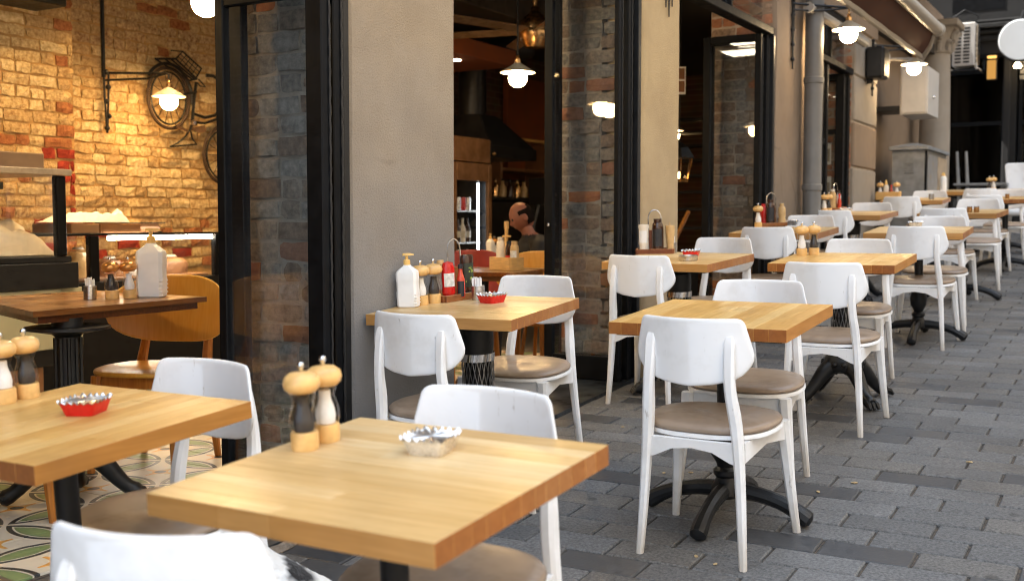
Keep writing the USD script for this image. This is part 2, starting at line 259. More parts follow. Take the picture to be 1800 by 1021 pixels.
def stone(name, a, b, rough, bump):
    N = {'g': ('geometry', {}), 'n': ('noise_texture', dict(scale=95, detail=5, roughness=.75)), 'r': ('rgb_ramp', dict(ramp=[(0, a), (.36, a), (.66, b), (1, b)])), 'd': ('noise_texture', dict(scale=1.7, detail=6, roughness=.62)),
         'gm': ('mapping', dict(scale=(1, 1, 0))), 'gu': ('voronoi_texture', dict(scale=2.3, randomness=1)), 'gr': ('rgb_ramp', dict(ramp=[(0, (.42, .41, .40)), (.045, (.48, .47, .46)), (.058, (1, 1, 1)), (1, (1, 1, 1))])), 'mg': ('mix_color', dict(blend_type='multiply', fac=.8, use_clamp=False)), 'dr': ('rgb_ramp', dict(ramp=[(0, (.60, .57, .54)), (.38, (.80, .785, .77)), (.58, (1, 1, 1)), (1, (1.05, 1.05, 1.05))])), 'mu': ('mix_color', dict(blend_type='multiply', fac=1.0, use_clamp=False)), 'bn': ('noise_texture', dict(scale=70, detail=6, roughness=.7)), 'b': ('bump', dict(strength=bump, distance=.006)),
         'rr': ('map_range', dict(from_min=.35, from_max=.65, to_min=rough-.12, to_max=rough+.06)), 'p': ('principled_bsdf', {})}
    L = [('g.position', 'n.vector'), ('g.position', 'd.vector'), ('g.position', 'bn.vector'), ('n.fac', 'r.fac'), ('d.fac', 'dr.fac'), ('r.color', 'mu.a'), ('dr.color', 'mu.b'), ('g.position', 'gm.vector'), ('gm.vector', 'gu.vector'), ('gu.distance', 'gr.fac'), ('mu.result', 'mg.a'), ('gr.color', 'mg.b'), ('mg.result', 'p.base_color'), ('bn.fac', 'b.height'), ('b.normal', 'p.normal'), ('d.fac', 'rr.value'), ('rr.result', 'p.roughness')]
    return usdkit.material(stage, '/World/Looks/'+name, N, L, surface='p.BSDF')
PAV = [stone(f'paver_grey_{i}', a, b, .62, .4) for i, (a, b) in enumerate((((.056, .0555, .0545), (.195, .192, .188)), ((.069, .0683, .067), (.22, .217, .213)), ((.047, .0465, .0455), (.168, .166, .163)), ((.057, .0535, .0495), (.19, .18, .165))))]
PAVD = [mat('paver_dark_0', (.042, .043, .045), .45, scale=60, col2=(.068, .068, .070), bump=.15, bscale=90), mat('paver_dark_1', (.055, .055, .056), .48, scale=60, col2=(.085, .084, .083), bump=.15, bscale=90)]
JOINT = mat('joint_sand', (.050, .042, .034), .95, scale=40, col2=(.14, .105, .075), bump=.6, bscale=90)
DIRT = mat('rough_mortar', (.13, .105, .08), .95, scale=22, col2=(.28, .23, .18), bump=1.0, bscale=45)

# ------------------------------------------------------------------ pavement
def img(P):
    P = np.asarray(P, float); lat = P[0]*cy+P[1]*sy; d = -P[0]*sy+P[1]*cy; h = P[2]-EYE
    d2 = d*cp-h*sp; return 900+1938*lat/d2, 510.5-1938*(h*cp+d*sp)/d2, d2
ground = struct('ground', trimesh.Trimesh([[-3.4, -60, G(-60)-.09], [60, -60, G(-60)-.09], [60, 70, G(70)-.09], [-3.4, 70, G(70)-.09]], [[0, 1, 2], [0, 2, 3]]), JOINT)
base = trimesh.Trimesh([[-2.62, -6, G(-6)-.012], [4.3, -6, G(-6)-.012], [4.3, 21, G(21)-.012], [-2.62, 21, G(21)-.012]], [[0, 1, 2], [0, 2, 3]])
pavement = struct('pavement', base, JOINT)
PL, PW = .305, .150
def paver_mesh(x0, x1, y0, y1, dz):
    b = .004; jx, jy = .0052, .0028
    x0, x1, y0, y1 = x0+jx, x1-jx, y0+jy, y1-jy
    q = lambda: rng.uniform(-.0015, .0015)
    low = [(x0, y0), (x1, y0), (x1, y1), (x0, y1)]; top = [(x0+b+q(), y0+b+q()), (x1-b+q(), y0+b+q()), (x1-b+q(), y1-b+q()), (x0+b+q(), y1-b+q())]
    tz = [dz+q()*.8 for _ in range(4)]
    V = [(x, y, G(y)-.03) for x, y in low]+[(x, y, G(y)+dz-.005) for x, y in low]+[(x, y, G(y)+tz[i]) for i, (x, y) in enumerate(top)]
    F = []
    for L in (0, 4):
        for j in range(4):
            a, c = L+j, L+(j+1) % 4; F += [[a, c, c+4], [a, c+4, a+4]]
    return V, F+[[8, 9, 10], [8, 10, 11]]
cells = []
row = 0; y = .6
while y < 20.5:
    off = (0 if row % 2 else .5)+rng.uniform(-.06, .06)
    x = -2.60-off*PL
    while x < 3.2:
        a, b_ = max(x, -2.60), x+PL
        if b_-a > .05:
            c = img(((a+b_)/2, y+PW/2, G(y)))
            if c[2] > .8:
                seen = -80 < c[0] < 1880 and 300 < c[1] < 1120
                cells.append((c[2] if seen else c[2]+100, a, b_, y, seen))
        x += PL
    y += PW; row += 1
cells.sort()
bulk = {}
for n, (d, a, b_, y, seen) in enumerate(cells):
    r = rng.rand(); near_wall = (a+b_)/2 < -2.2
    m = PAVD[rng.randint(2)] if r < (.11 if not near_wall else .2) else PAV[3] if (near_wall and r < .6) else PAV[rng.randint(4)]
    V, F = paver_mesh(a, b_, y, y+PW, rng.uniform(-.0015, .0015)-(.0015 if m in PAVD else 0))
    if n < 300 and seen: obj('paver', trimesh.Trimesh(V, F, process=False), m, pavement, smooth=False)
    elif seen or d < 140: bulk.setdefault(m.GetPath().name, [m, []])[1].append((V, F))
for k, (m, L) in bulk.items():
    V = np.concatenate([v for v, f in L]); F = np.concatenate([np.array(f)+12*i for i, (v, f) in enumerate(L)])
    tag(obj('far_pavers', trimesh.Trimesh(V, F, process=False), m, pavement, smooth=False), kind='stuff')
# litter on the stones
LIT = mat('litter', (.40, .29, .15), .8, .3, 60)
lit_spots = [(1081, 787), (1008, 756), (1095, 757), (960, 700), (1337, 780), (1225, 1000), (1222, 990), (1290, 815), (1158, 792)]
def ground_at(px_, py_, z=0):
    u, v = (px_-900)/1938, -(py_-510.5)/1938; d = cp+v*sp; h = v*cp-sp
    r = np.array([u*cy-d*sy, u*sy+d*cy, h]); t = (z-EYE)/(r[2]-SLOPE*r[1]); return np.array([0, 0, EYE])+t*r
LITS = [(.55, -2.02), (-1.72, 4.25), (-1.93, 4.62), (-1.60, 4.60), (-.98, 4.42), (-1.18, 3.36), (-1.26, 3.4), (-1.08, 4.25), (-1.62, 4.3), (-2.2, 4.9), (-.62, 4.9)]
for k, (lx, ly) in enumerate(LITS[1:]):
    s = rng.uniform(.006, .012)
    m = trimesh.creation.icosphere(1, s); m.vertices *= [1.4, .8, .35]; m.vertices += rng.uniform(-.001, .001, m.vertices.shape)
    o = obj('leaf_scrap', mv(m, lx, ly, G(ly)+.003, rng.uniform(0, 180)), LIT); tag(o, 'tiny pale scrap of dry leaf on the grey paving', 'litter', 'dry leaf scraps scattered on the paving')

# ------------------------------------------------------------------ interior floor, ceiling, walls (the setting)
FZ = .21
struct('interior_floor', box(-7.8, -2.62, -1.2, 17, FZ-.12, FZ-.004), mat('floor_screed', (.10, .085, .07), .4, .2, 5))
def tile_material():
    a = .36; rr = .707*a
    N = {'g': ('geometry', {}), 'm': ('mapping', dict(scale=(1/a, 1/a, 1/a))), 's': ('separate_xyz', {})}
    L = [('g.position', 'm.vector'), ('m.vector', 's.vector')]
    def mth(n, t, v1=None, v2=None, **k):
        kk = dict(math_type=t); kk.update(k)
        for i, v in (('value1', v1), ('value2', v2)):
            if v is None: continue
            if isinstance(v, str): L.append((v, f'{n}.{i}'))
            else: kk[i] = v
        N[n] = ('math', kk); return n+'.value'
    fu = mth('u2', 'absolute', mth('u1', 'subtract', mth('u0', 'fraction', 's.x'), .5)); fv = mth('v2', 'absolute', mth('v1', 'subtract', mth('v0', 'fraction', 's.y'), .5))
    def dist(n, au, av): return mth(n+'s', 'sqrt', mth(n+'a', 'add', mth(n+'p', 'multiply', au, au), mth(n+'q', 'multiply', av, av)))
    d1 = dist('d1', mth('e1', 'subtract', 1.0, fu), fv); d2 = dist('d2', fu, mth('e2', 'subtract', 1.0, fv))
    lens = mth('ln', 'maximum', mth('l1', 'subtract', .707, d1), mth('l2', 'subtract', .707, d2))
    N['r'] = ('rgb_ramp', dict(ramp=[(0, (.62, .55, .43)), (.02, (.62, .55, .43)), (.022, (.03, .032, .033)), (.075, (.03, .032, .033)), (.077, (.64, .58, .47)), (.095, (.64, .58, .47)), (.097, (.17, .23, .09)), (.207, (.22, .29, .11)), (1, (.2, .27, .1))], interpolate=True)); L.append((lens, 'r.fac'))
    dc = dist('dc', fu, fv); prod = mth('pr', 'multiply', fu, fv)
    star = mth('st', 'multiply', mth('sl', 'less_than', prod, .0042), mth('sd', 'less_than', dc, .235))
    N['mx'] = ('mix_color', dict(b=(.62, .30, .05))); L.extend([('r.color', 'mx.a'), (star, 'mx.fac')])
    core = mth('co', 'less_than', dc, .07); N['m3'] = ('mix_color', dict(b=(.03, .03, .03))); L.extend([('mx.result', 'm3.a'), (core, 'm3.fac')])
    N['p'] = ('principled_bsdf', dict(roughness=.35)); L.append(('m3.result', 'p.base_color'))
    return usdkit.material(stage, '/World/Looks/patterned_tile', N, L, surface='p.BSDF')
TILE = tile_material()
tf = tag(obj('tiled_floor', box(-5.02, -2.99, .8, 5.0, FZ-.0035, FZ+.001), JOINT, smooth=False), kind='structure')
for i in range(10):
    for j in range(21):
        x0, y0 = -5.0+.2*i, .8+.2*j
        m = bb(x0+.0008, x0+.1992, y0+.0008, y0+.1992, FZ-.002, FZ+.008+rng.uniform(-.0006, .0006), .001); obj('tile', m, TILE, tf, smooth=False)
struct('ceiling', box(-7.8, -2.62, -1.2, 17, 3.62, 3.75), CEIL)
iw = tag(obj('interior_wall', cat_([box(-7.9, -7.62, -1.2, 17, 0, 3.7), box(-7.62, -2.9, -1.4, -1.2, 0, 3.7), box(-7.62, -3.2, 16.6, 16.8, 0, 3.7)]),
    usdkit.material(stage, '/World/Looks/wall_brickwork', {'g': ('geometry', {}), 's': ('separate_xyz', {}), 'c': ('combine_xyz', {}), 'k': ('brick_texture', dict(scale=1.0, brick_width=.22, row_height=.085, mortar_size=.008, color1=(.15, .07, .035), color2=(.10, .045, .024), mortar=(.17, .115, .07))),
        'n': ('noise_texture', dict(scale=5, detail=5)), 'mu': ('mix_color', dict(blend_type='multiply', fac=.7)), 'b': ('bump', dict(strength=.5, distance=.01)), 'p': ('principled_bsdf', dict(roughness=.9))},
        [('g.position', 's.vector'), ('s.y', 'c.x'), ('s.z', 'c.y'), ('c.vector', 'k.vector'), ('g.position', 'n.vector'), ('k.color', 'mu.a'), ('n.color', 'mu.b'), ('mu.result', 'p.base_color'), ('k.fac', 'b.height'), ('b.normal', 'p.normal')], surface='p.BSDF'), smooth=False), kind='structure')

def brick_piece(w, h, d, rough=.0035):
    """A worn brick lying in the local xz plane with its face towards -y: 3 x 2 cells, uneven arrises."""
    nx, nz = 4, 3; V = []; F = []
    for k in range(nz):
        for i in range(nx):
            u, v = i/(nx-1)-.5, k/(nz-1)-.5; e = (i in (0, nx-1)) or (k in (0, nz-1)); c = (i in (0, nx-1)) and (k in (0, nz-1))
            V.append((u*w*(1-.012*c)+rng.uniform(-rough, rough)*1.2, (-d+(.004 if e else 0)+(.004 if c else 0))+rng.uniform(-rough, rough)*.7, v*h*(1-.05*c)+rng.uniform(-rough, rough)))
    for k in range(nz-1):
        for i in range(nx-1):
            a = k*nx+i; F += [[a, a+1, a+nx+1], [a, a+nx+1, a+nx]]
    rim = [0, 1, 2, 3, 7, 11, 10, 9, 8, 4]; n0 = len(V)
    for r_ in rim: V.append((V[r_][0]*1.0, .006, V[r_][2]))
    m = len(rim)
    for j in range(m): F.append([rim[j], n0+j, n0+(j+1) % m]); F.append([rim[j], n0+(j+1) % m, rim[(j+1) % m]])
    return trimesh.Trimesh(V, F, process=False)
def lay(parent, a0, a1, z0, z1, put, pick, course=.085, length=.22, gap=.012, proud=.008, rough=.0035, header=.35):
    """Courses of single bricks; put(mesh, along, z) places each."""
    z = z0; r = 0
    while z < z1-.03:
        a = a0-(length/2 if r % 2 else 0)
        while a < a1-.02:
            L = length*(.5 if rng.rand() < header else 1)*rng.uniform(.94, 1.06)
            s, e = max(a, a0), min(a+L, a1)
            if e-s > .035:
                h = course-gap+rng.uniform(-.006, .004)
                m = brick_piece(e-s-gap, h, proud+rng.uniform(-.004, .004), rough)
                obj('brick', put(m, (s+e)/2, z+course/2+rng.uniform(-.003, .003)), pick(z, (s+e)/2), parent, smooth=False)
            a += L
        z += course; r += 1
def on_x(X):      # wall whose face looks towards +x
    def f(m, a, z):
        m = m.copy(); v = m.vertices; m.vertices = np.stack([-v[:, 1]+X, v[:, 0]+a, v[:, 2]+z], 1); return m
    return f
def on_y(Y):      # wall whose face looks towards -y
    def f(m, a, z):
        m = m.copy(); m.vertices = m.vertices+[a, Y, z]; return m
    return f

# the lamplit wall with the bicycle, and the pier with the red bricks
lw = thing('brick_wall', 'rough limewashed brick wall in lamplight with the hanging bicycle', 'wall')
obj('wall_core', box(-7.615, -7.59, 5.3, 8.2, .3, 3.6), MORTARW, lw, smooth=False)
def pick_warm(z, a):
    r = rng.rand()
    if z < 1.32: return BR_RED[1] if r < .22 else BR_RED[0] if r < .28 else BR_WARM[rng.choice([0, 2, 3])]
    if z > 2.75: return BR_WARM[rng.choice([2, 3])] if r < .8 else BR_RED[1]
    return BR_WARM[rng.randint(3)]
lay(lw, 5.75, 7.95, .92, 3.4, on_x(-7.59), pick_warm, course=.0885, length=.235, proud=.016, rough=.0085, header=.3)
rp = thing('brick_pier', 'limewashed brick pier with scattered bright red bricks behind the counter', 'pier')
obj('pier_core', box(-7.588, -7.21, 4.3, 5.735, FZ, 3.6), MORTARW, rp, smooth=False)
def pick_pier(z, a):
    r = rng.rand()
    if a > 5.62: return BR_RED[0] if 1.0 < z < 2.02 and r < .62 else BR_WARM[2] if r < .7 else BR_RED[1]
    if z < 1.95: return BR_RED[0] if r < .09 else BR_RED[1] if r < .35 else BR_WARM[rng.choice([0, 2, 3])]
    return BR_WARM[rng.choice([0, 1, 2])]
lay(rp, 4.75, 5.735, 1.0, 3.2, on_x(-7.21), pick_pier, course=.0885, length=.235, proud=.014, rough=.007, header=.4)

# ------------------------------------------------------------------ street front: pillars with brick reveals
FX = -2.60
def pick_reveal(z, a):
    r = rng.rand(); return BR_OR[0] if r < .05 else BR_OR[1] if r < .11 else BR_DARK[rng.randint(4)]
def pick_reveal2(z, a):
    r = rng.rand(); return BR_OR[0] if r < .02 else BR_OR[1] if r < .14 else BR_DARK[rng.choice([0, 1, 2])]
def pick_warm2(z, a):
    r = rng.rand(); return BR_OR[1] if r < .6 else BR_DARK[rng.choice([1, 2])]
def rough_block(x0, x1, y0, y1, z0, z1, r=.02, n=26, seed=0):
    """A plastered pier: plan with rounded street corners, faces slightly uneven."""
    p = sbox(x0, y0, x1, y1); p = p.buffer(-r).buffer(r, quad_segs=6)
    c = np.array(p.exterior.coords)[:-1]; L = Polygon(c).exterior; k = 96
    P = np.array([L.interpolate(t/k, normalized=True).coords[0] for t in range(k)]); zs = np.linspace(z0, z1, n)
    S = []
    for z in zs:
        w = meshkit.fbm(np.c_[P*3.1, np.full(k, z*2.6)], 4, seed)-.5
        S.append(np.c_[P+np.stack([np.full(k, 1.0), np.zeros(k)], 1)*w[:, None]*.012, np.full(k, z)])
    return loft(S)
p1 = thing('plaster_pillar', 'wide tan plaster pillar with grey stained foot behind the first wall table', 'pillar')
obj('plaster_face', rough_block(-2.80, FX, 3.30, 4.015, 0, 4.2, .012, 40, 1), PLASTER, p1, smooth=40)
obj('brick_core', box(-3.17, -2.80, 3.302, 3.97, 0, 3.62), MORTARG, p1, smooth=False)
lay(p1, -3.17, -2.62, .2, 2.75, on_y(3.30), pick_reveal, course=.081, length=.215, header=.45)
nail = thing('wall_hook', 'bent metal hook in chipped plaster high on the wide tan pillar', 'hook', (FX, 3.94, 2.33))
obj('shank', tube([(-.005, 0, 0), (.012, .005, .002), (.03, .022, -.004), (.034, .042, 0)], .004, 8), BRASS, nail)
obj('chipped_plaster', mv(trimesh.convex.convex_hull(np.array([(0, -.02, .06), (.004, -.02, .02), (.005, .005, -.012), (0, .012, .03), (.003, -.012, .075), (-.004, 0, 0), (-.004, -.01, .05)])), 0, -.015, 0), PAPER, nail)
p2 = thing('plaster_column', 'cream rounded plaster column between the second and third openings', 'column')
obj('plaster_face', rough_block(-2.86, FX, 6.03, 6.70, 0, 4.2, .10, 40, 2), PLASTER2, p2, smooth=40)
obj('brick_core', box(-3.18, -2.86, 6.032, 6.62, 0, 3.62), MORTARG, p2, smooth=False)
lay(p2, -3.18, -2.72, .36, 3.1, on_y(6.03), pick_reveal2, course=.083, length=.215, header=.3)
p3 = thing('plaster_pillar', 'narrow brown plaster pillar beside the round drainpipe', 'pillar')
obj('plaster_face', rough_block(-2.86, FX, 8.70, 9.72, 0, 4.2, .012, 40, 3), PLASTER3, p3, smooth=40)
obj('brick_core', box(-3.14, -2.86, 8.702, 9.65, 0, 3.62), MORTARG, p3, smooth=False)
lay(p3, -3.14, -2.63, .6, 3.5, on_y(8.70), lambda z, a: pick_warm2(z, a) if z > 2.8 else pick_reveal2(z, a), course=.085, length=.215, header=.25)
p4 = thing('block_pier', 'warm plaster pier of grooved blocks under the black loudspeaker', 'pier')
for k in range(8):
    z0 = .5+k*.46; obj('plaster_block', bb(-3.0, FX, 11.42, 12.45, z0+.008, z0+.452, .014), COLP if k % 3 else PLASTER3, p4)
obj('pier_core', box(-3.25, -2.62, 11.43, 12.44, 0, 4.2), MORTARG, p4, smooth=False)
lay(p4, -3.25, -2.63, .8, 3.3, on_y(11.42), pick_warm2, course=.088, length=.225, header=.2)

# the upper storeys over the openings; unseen overhang shaped for shade
up = thing('restaurant_facade', 'dark plaster upper front of the restaurant above its openings', 'building')
obj('fascia', box(-3.3, FX-.005, -1.4, 12.46, 3.30, 4.6), PLASTER3, up, smooth=False)
obj('shading_upper_wall', box(-7.9, -1.85, 2.9, 16.8, 4.6, 11.0), PLASTER3, up, smooth=False)  # unseen; pushed out over the street to shade front and paving
obj('end_pillar', box(-3.3, FX-.01, -1.4, -.6, -.5, 3.30), PLASTER3, up, smooth=False)
obj('ledge', tube([(-2.50, 9.25, 3.10), (-2.50, 11.35, 3.10)], .045, 10), BEIGE, up)
obj('added_low_roof', box(-7.9, FX-.02, -1.4, 2.89, 4.602, 4.75), PLASTER3, up, smooth=False)  # unseen low roof added; upper floors left off here to let sky light in
obj('recessed_wall', box(-3.4, -2.95, 12.46, 18.9, 0, 4.6), PLASTER3, up, smooth=False)
for j in range(4):
    obj('window', box(-1.87, -1.842, 3.6+3.1*j, 4.9+3.1*j, 5.4, 7.6), BFRAME, up, smooth=False)

# transoms with glass over the openings
def transom(y0, y1, label, mull):
    t = thing('transom_window', label, 'window')
    obj('beam', bb(-2.72, -2.615, y0, y1, 2.80, 2.86, .006), BFRAME, t)
    obj('head', bb(-2.72, -2.615, y0, y1, 3.24, 3.299, .006), BFRAME, t)
    for y in mull: obj('mullion', bb(-2.70, -2.625, y-.018, y+.018, 2.861, 3.239, .004), BFRAME, t)
    ys = [y0]+mull+[y1]
    for a, b_ in zip(ys, ys[1:]): obj('pane', box(-2.667, -2.661, a+.02, b_-.02, 2.862, 3.238), GLASS, t, smooth=False)
transom(-.58, 3.25, 'black framed transom window over the first opening', [1.3])
transom(4.02, 6.02, 'black framed transom window over the second opening', [5.02])
transom(6.71, 8.69, 'black framed transom window over the third opening', [7.7])
transom(9.73, 11.41, 'black framed transom window under the tan ledge and the awning', [10.55])

# folded glass door leaves
def leaf(t, y, x0, x1, z0, z1, rail=None, w0=.042, w1=.06):
    obj('stile', bb(x0, x0+w0, y-.02, y+.02, z0, z1, .004), BFRAME, t); obj('stile', bb(x1-w1, x1, y-.02, y+.02, z0, z1, .004), BFRAME, t)
    obj('bottom_rail', bb(x0+w0, x1-w1, y-.018, y+.018, z0, z0+.14, .004), BFRAME, t); obj('top_rail', bb(x0+w0, x1-w1, y-.018, y+.018, z1-.06, z1, .004), BFRAME, t)
    if rail: obj('middle_rail', bb(x0+w0, x1-w1, y-.016, y+.016, rail, rail+.05, .004), BFRAME, t)
    obj('pane', box(x0+w0, x1-w1, y-.003, y+.003, z0+.14, z1-.06), GLASS, t, smooth=False)
    # bumpy brush seal on the street edge
    zz = np.arange(z0, z1, .035); pts = [(x1+.003*(i % 2), y+.022, z) for i, z in enumerate(zz)]
    obj('brush_seal', tube(pts, .006, 6), BLACK, t)
d1 = thing('folding_door', 'pair of folded black framed glass door leaves against the first pillar', 'folding door')
leaf(d1, 3.10, -3.070, -2.555, .22, 2.795, 2.13, .042, .075); leaf(d1, 3.19, -3.113, -2.573, .22, 2.795, None, .092, .055)
obj('hinge', cyl((-2.60, 3.145, 1.62), (-2.60, 3.145, 1.76), .012), BLACK, d1); obj('hinge', cyl((-2.60, 3.145, .5), (-2.60, 3.145, .64), .012), BLACK, d1)
obj('jamb', bb(-2.640, -2.597, 3.255, 3.292, .18, 2.795, .004), BLACK, d1)
d2 = thing('folding_door', 'folded glass door leaf with wall bricks behind it left of the cream column', 'folding door')
leaf(d2, 5.84, -3.135, -2.65, .40, 2.795, None, .055, .03); leaf(d2, 5.93, -3.13, -2.63, .40, 2.795, None, .05, .05)
obj('jamb', bb(-2.665, -2.60, 5.985, 6.025, .38, 2.795, .004), BLACK, d2); obj('handle', bb(-3.10, -3.09, 5.79, 5.815, 1.30, 1.32, .002), CHROME, d2)
d3 = thing('folding_door', 'folded glass door leaf with glazing bars under the third transom', 'folding door')
leaf(d3, 8.52, -3.135, -2.66, .56, 2.795, None, .06, .05); leaf(d3, 8.61, -3.13, -2.64, .56, 2.795, None, .05, .06)
obj('jamb', bb(-2.68, -2.605, 8.655, 8.695, .56, 2.795, .004), BLACK, d3)
d4 = thing('folding_door', 'far folded glass door leaf beside the arrow sign', 'folding door')
leaf(d4, 11.22, -3.25, -2.66, .73, 2.795, 2.2, .06, .08); leaf(d4, 11.33, -3.2, -2.64, .73, 2.795, None, .05, .06)
w4 = thing('glass_screen', 'fixed black framed glass screen right of the drainpipe', 'window')
for y in (9.78, 10.32, 10.50): obj('mullion', bb(-2.70, -2.64, y-.03, y+.03, .66, 2.795, .004), BFRAME, w4)
for a, b_ in ((9.81, 10.29), (10.35, 10.47)):
    obj('pane', box(-2.673, -2.667, a, b_, .70, 2.79), GLASS, w4, smooth=False); obj('glazing_bar', bb(-2.69, -2.65, a, b_, 2.05, 2.10, .003), BFRAME, w4)

# thresholds
for k, (a, b_) in enumerate(((-.55, 3.27), (4.03, 6.0), (6.72, 8.66), (9.75, 11.40))):
    n = 6; V = []; F = []
    for i in range(n+1):
        y = a+(b_-a)*i/n
        for x, dz in ((-3.02, 0), (-2.605, 0), (-2.605, -.2), (-3.02, -.2)): V.append((x, y, G(y)+.012+dz))
    for i in range(n):
        for j in range(4): p, q = i*4+j, i*4+(j+1) % 4; F += [[p, q, q+4], [p, q+4, p+4]]
    struct('threshold', trimesh.Trimesh(V, F, process=False), SLATE)
rs = np.linspace(.9, 3.3, 60); pts = np.c_[np.full(60, -2.585)+rng.uniform(-.008, .008, 60), rs, G(rs)+.002]
tag(obj('kerb_mortar', tube(pts, .022+rng.uniform(-.004, .004, 60), 7), DIRT), kind='structure')

# drainpipe
dp = thing('drainpipe', 'thick beige drainpipe running up beside the narrow pillar', 'drainpipe')
obj('pipe', cyl((-2.49, 9.42, .55), (-2.49, 9.42, 4.6), .076, n=24), PIPE, dp)
for z in (1.62, 2.52): obj('collar', lathe([(.076, z-.03), (.084, z-.025), (.085, z), (.084, z+.02), (.076, z+.025)], 24).apply_translation([-2.49, 9.42, 0]), PIPE, dp)

# ------------------------------------------------------------------ chairs
def back_mesh(poly, k=1.2, t=.015, y0=-.215, nu=25, nw=20, lean=.03):
    zmin, zmax = poly.bounds[1], poly.bounds[3]; ws = zmin+(zmax-zmin)*(.5-.5*np.cos(np.linspace(.06, math.pi-.06, nw)))
    s = np.sin(np.linspace(-math.pi/2, math.pi/2, nu)); front = []; rear = []
    for w in ws:
        b = poly.intersection(sbox(-2, w-1e-5, 2, w+1e-5)).bounds
        for q in s:
            u = (b[0]+b[2])/2+q*(b[2]-b[0])/2; d = poly.exterior.distance(shapely.Point(u, w)); th = t/2*math.sqrt(min(1, .12+d/.007))
            y = y0+k*u*u-lean*(w-.68); front.append((u, y+th, w)); rear.append((u, y-th, w))
    V = np.array(front+rear); n = len(front); F = []
    for i in range(nw-1):
        for j in range(nu-1):
            a = i*nu+j; F += [[a, a+nu, a+1], [a+1, a+nu, a+nu+1], [n+a, n+a+1, n+a+nu], [n+a+1, n+a+nu+1, n+a+nu]]
    ring = [j for j in range(nu)]+[i*nu+nu-1 for i in range(1, nw)]+[(nw-1)*nu+j for j in range(nu-2, -1, -1)]+[i*nu for i in range(nw-2, 0, -1)]
    for i in range(len(ring)):
        a, b_ = ring[i], ring[(i+1) % len(ring)]; F += [[a, b_, n+b_], [a, n+b_, n+a]]
    m = trimesh.Trimesh(V, F, process=False); trimesh.repair.fix_normals(m); return m
def rrect(cx, cy_, cz, wx, wy, c=.25):
    a, b_ = wx/2, wy/2; k = min(a, b_)*c*2
    return np.array([(cx+x, cy_+y, cz) for x, y in ((a, -b_+k), (a, b_-k), (a-k, b_), (-a+k, b_), (-a, b_-k), (-a, -b_+k), (-a+k, -b_), (a-k, -b_))])
BACK_OUT = Polygon([(-.178, .786), (.178, .786), (.214, .648), (.168, .596), (.10, .576), (0, .566), (-.10, .576), (-.168, .596), (-.214, .648)])
_r = BACK_OUT.buffer(-.062).buffer(.062, quad_segs=10); BACK_OUT = _r.union(BACK_OUT.buffer(-.028).buffer(.028, quad_segs=8).intersection(sbox(-1, .70, 1, 1)))
BACK_OUT = shapely.affinity.translate(shapely.affinity.scale(BACK_OUT, .96, 1.0, origin=(0, 0)), 0, .016)
def seat_outline(th, front=.205, rear=-.185, w=.222):
    c, s_ = math.cos(th), math.sin(th); x = w*np.sign(c)*abs(c)**.72; y = (front if s_ > 0 else -rear)*np.sign(s_)*abs(s_)**.66
    return x*(1-.10*(1 if y < 0 else 0)*(abs(y)/.185)), y
def disc(prof, n=40, sc=1.0):
    """A seat-shaped body swept through (scale, z) pairs."""
    S = []
    for f, z in prof:
        S.append(np.array([(*[q*f*sc for q in seat_outline(2*math.pi*i/n)], z-(.006*max(0, seat_outline(2*math.pi*i/n)[1])/.2 if z > .43 else 0)) for i in range(n)]))
    return loft(S)
def make_chair(name, label, cat, loc, rot, group, paint, cushion, back_label=None):
    t = thing(name, label, cat, loc, rot, group, TILT)
    obj('backrest', back_mesh(BACK_OUT, k=1.55, y0=-.219), paint, t, smooth=True)
    for s in (-1, 1):
        P = spline([(s*.133, -.200, .746), (s*.135, -.212, .66), (s*.140, -.211, .56), (s*.152, -.193, .44), (s*.166, -.200, .22), (s*.179, -.222, .0)], 20)
        w = np.interp(np.linspace(0, 1, 20), [0, .05, .3, .55, 1], [.022, .033, .034, .036, .023]); dth = np.interp(np.linspace(0, 1, 20), [0, .05, .25, .5, .6, 1], [.010, .020, .026, .042, .040, .024])
        obj('rear_leg', loft([rrect(*P[i], w[i], dth[i]) for i in range(20)]), paint, t, smooth=40)
        Q = spline([(s*.188, .165, .405), (s*.205, .183, .2), (s*.225, .203, 0)], 8); w = np.linspace(.046, .025, 8)
        obj('front_leg', loft([rrect(*Q[i], w[i], w[i]*.9) for i in range(8)]), paint, t, smooth=40)
    obj('seat_board', disc([(.96, .402), (1.0, .405), (1.0, .414), (.985, .418)]), paint, t, smooth=40)
    obj('cushion', disc([(.86, .4185), (.965, .4195), (.99, .426), (.985, .434), (.95, .443), (.86, .449), (.65, .4525), (.35, .4515), (.1, .450)]), cushion, t, smooth=60)
    arch = Polygon([(-.150, .401), (.150, .401), (.158, .330), (.13, .337), (.07, .366), (0, .375), (-.07, .366), (-.13, .337), (-.158, .330)])
    obj('rear_apron', ext(arch, .02, 'y', -.200), paint, t, smooth=False)
    arch2 = Polygon([(-.175, .401), (.175, .401), (.18, .338), (.12, .350), (0, .366), (-.12, .350), (-.18, .338)])
    obj('front_apron', ext(arch2, .02, 'y', .145), paint, t, smooth=False)
    for s in (-1, 1):
        ap = ext(Polygon([(-.17, .401), (.15, .401), (.15, .34), (0, .362), (-.17, .335)]), .018, 'x', -.009)
        ap.apply_transform(trimesh.transformations.rotation_matrix(s*-.09, [0, 0, 1])); ap.apply_translation([s*.178, 0, 0]); obj('side_apron', ap, paint, t, smooth=False)
    return t
GW = 'white chairs with taupe seats around the pavement tables'
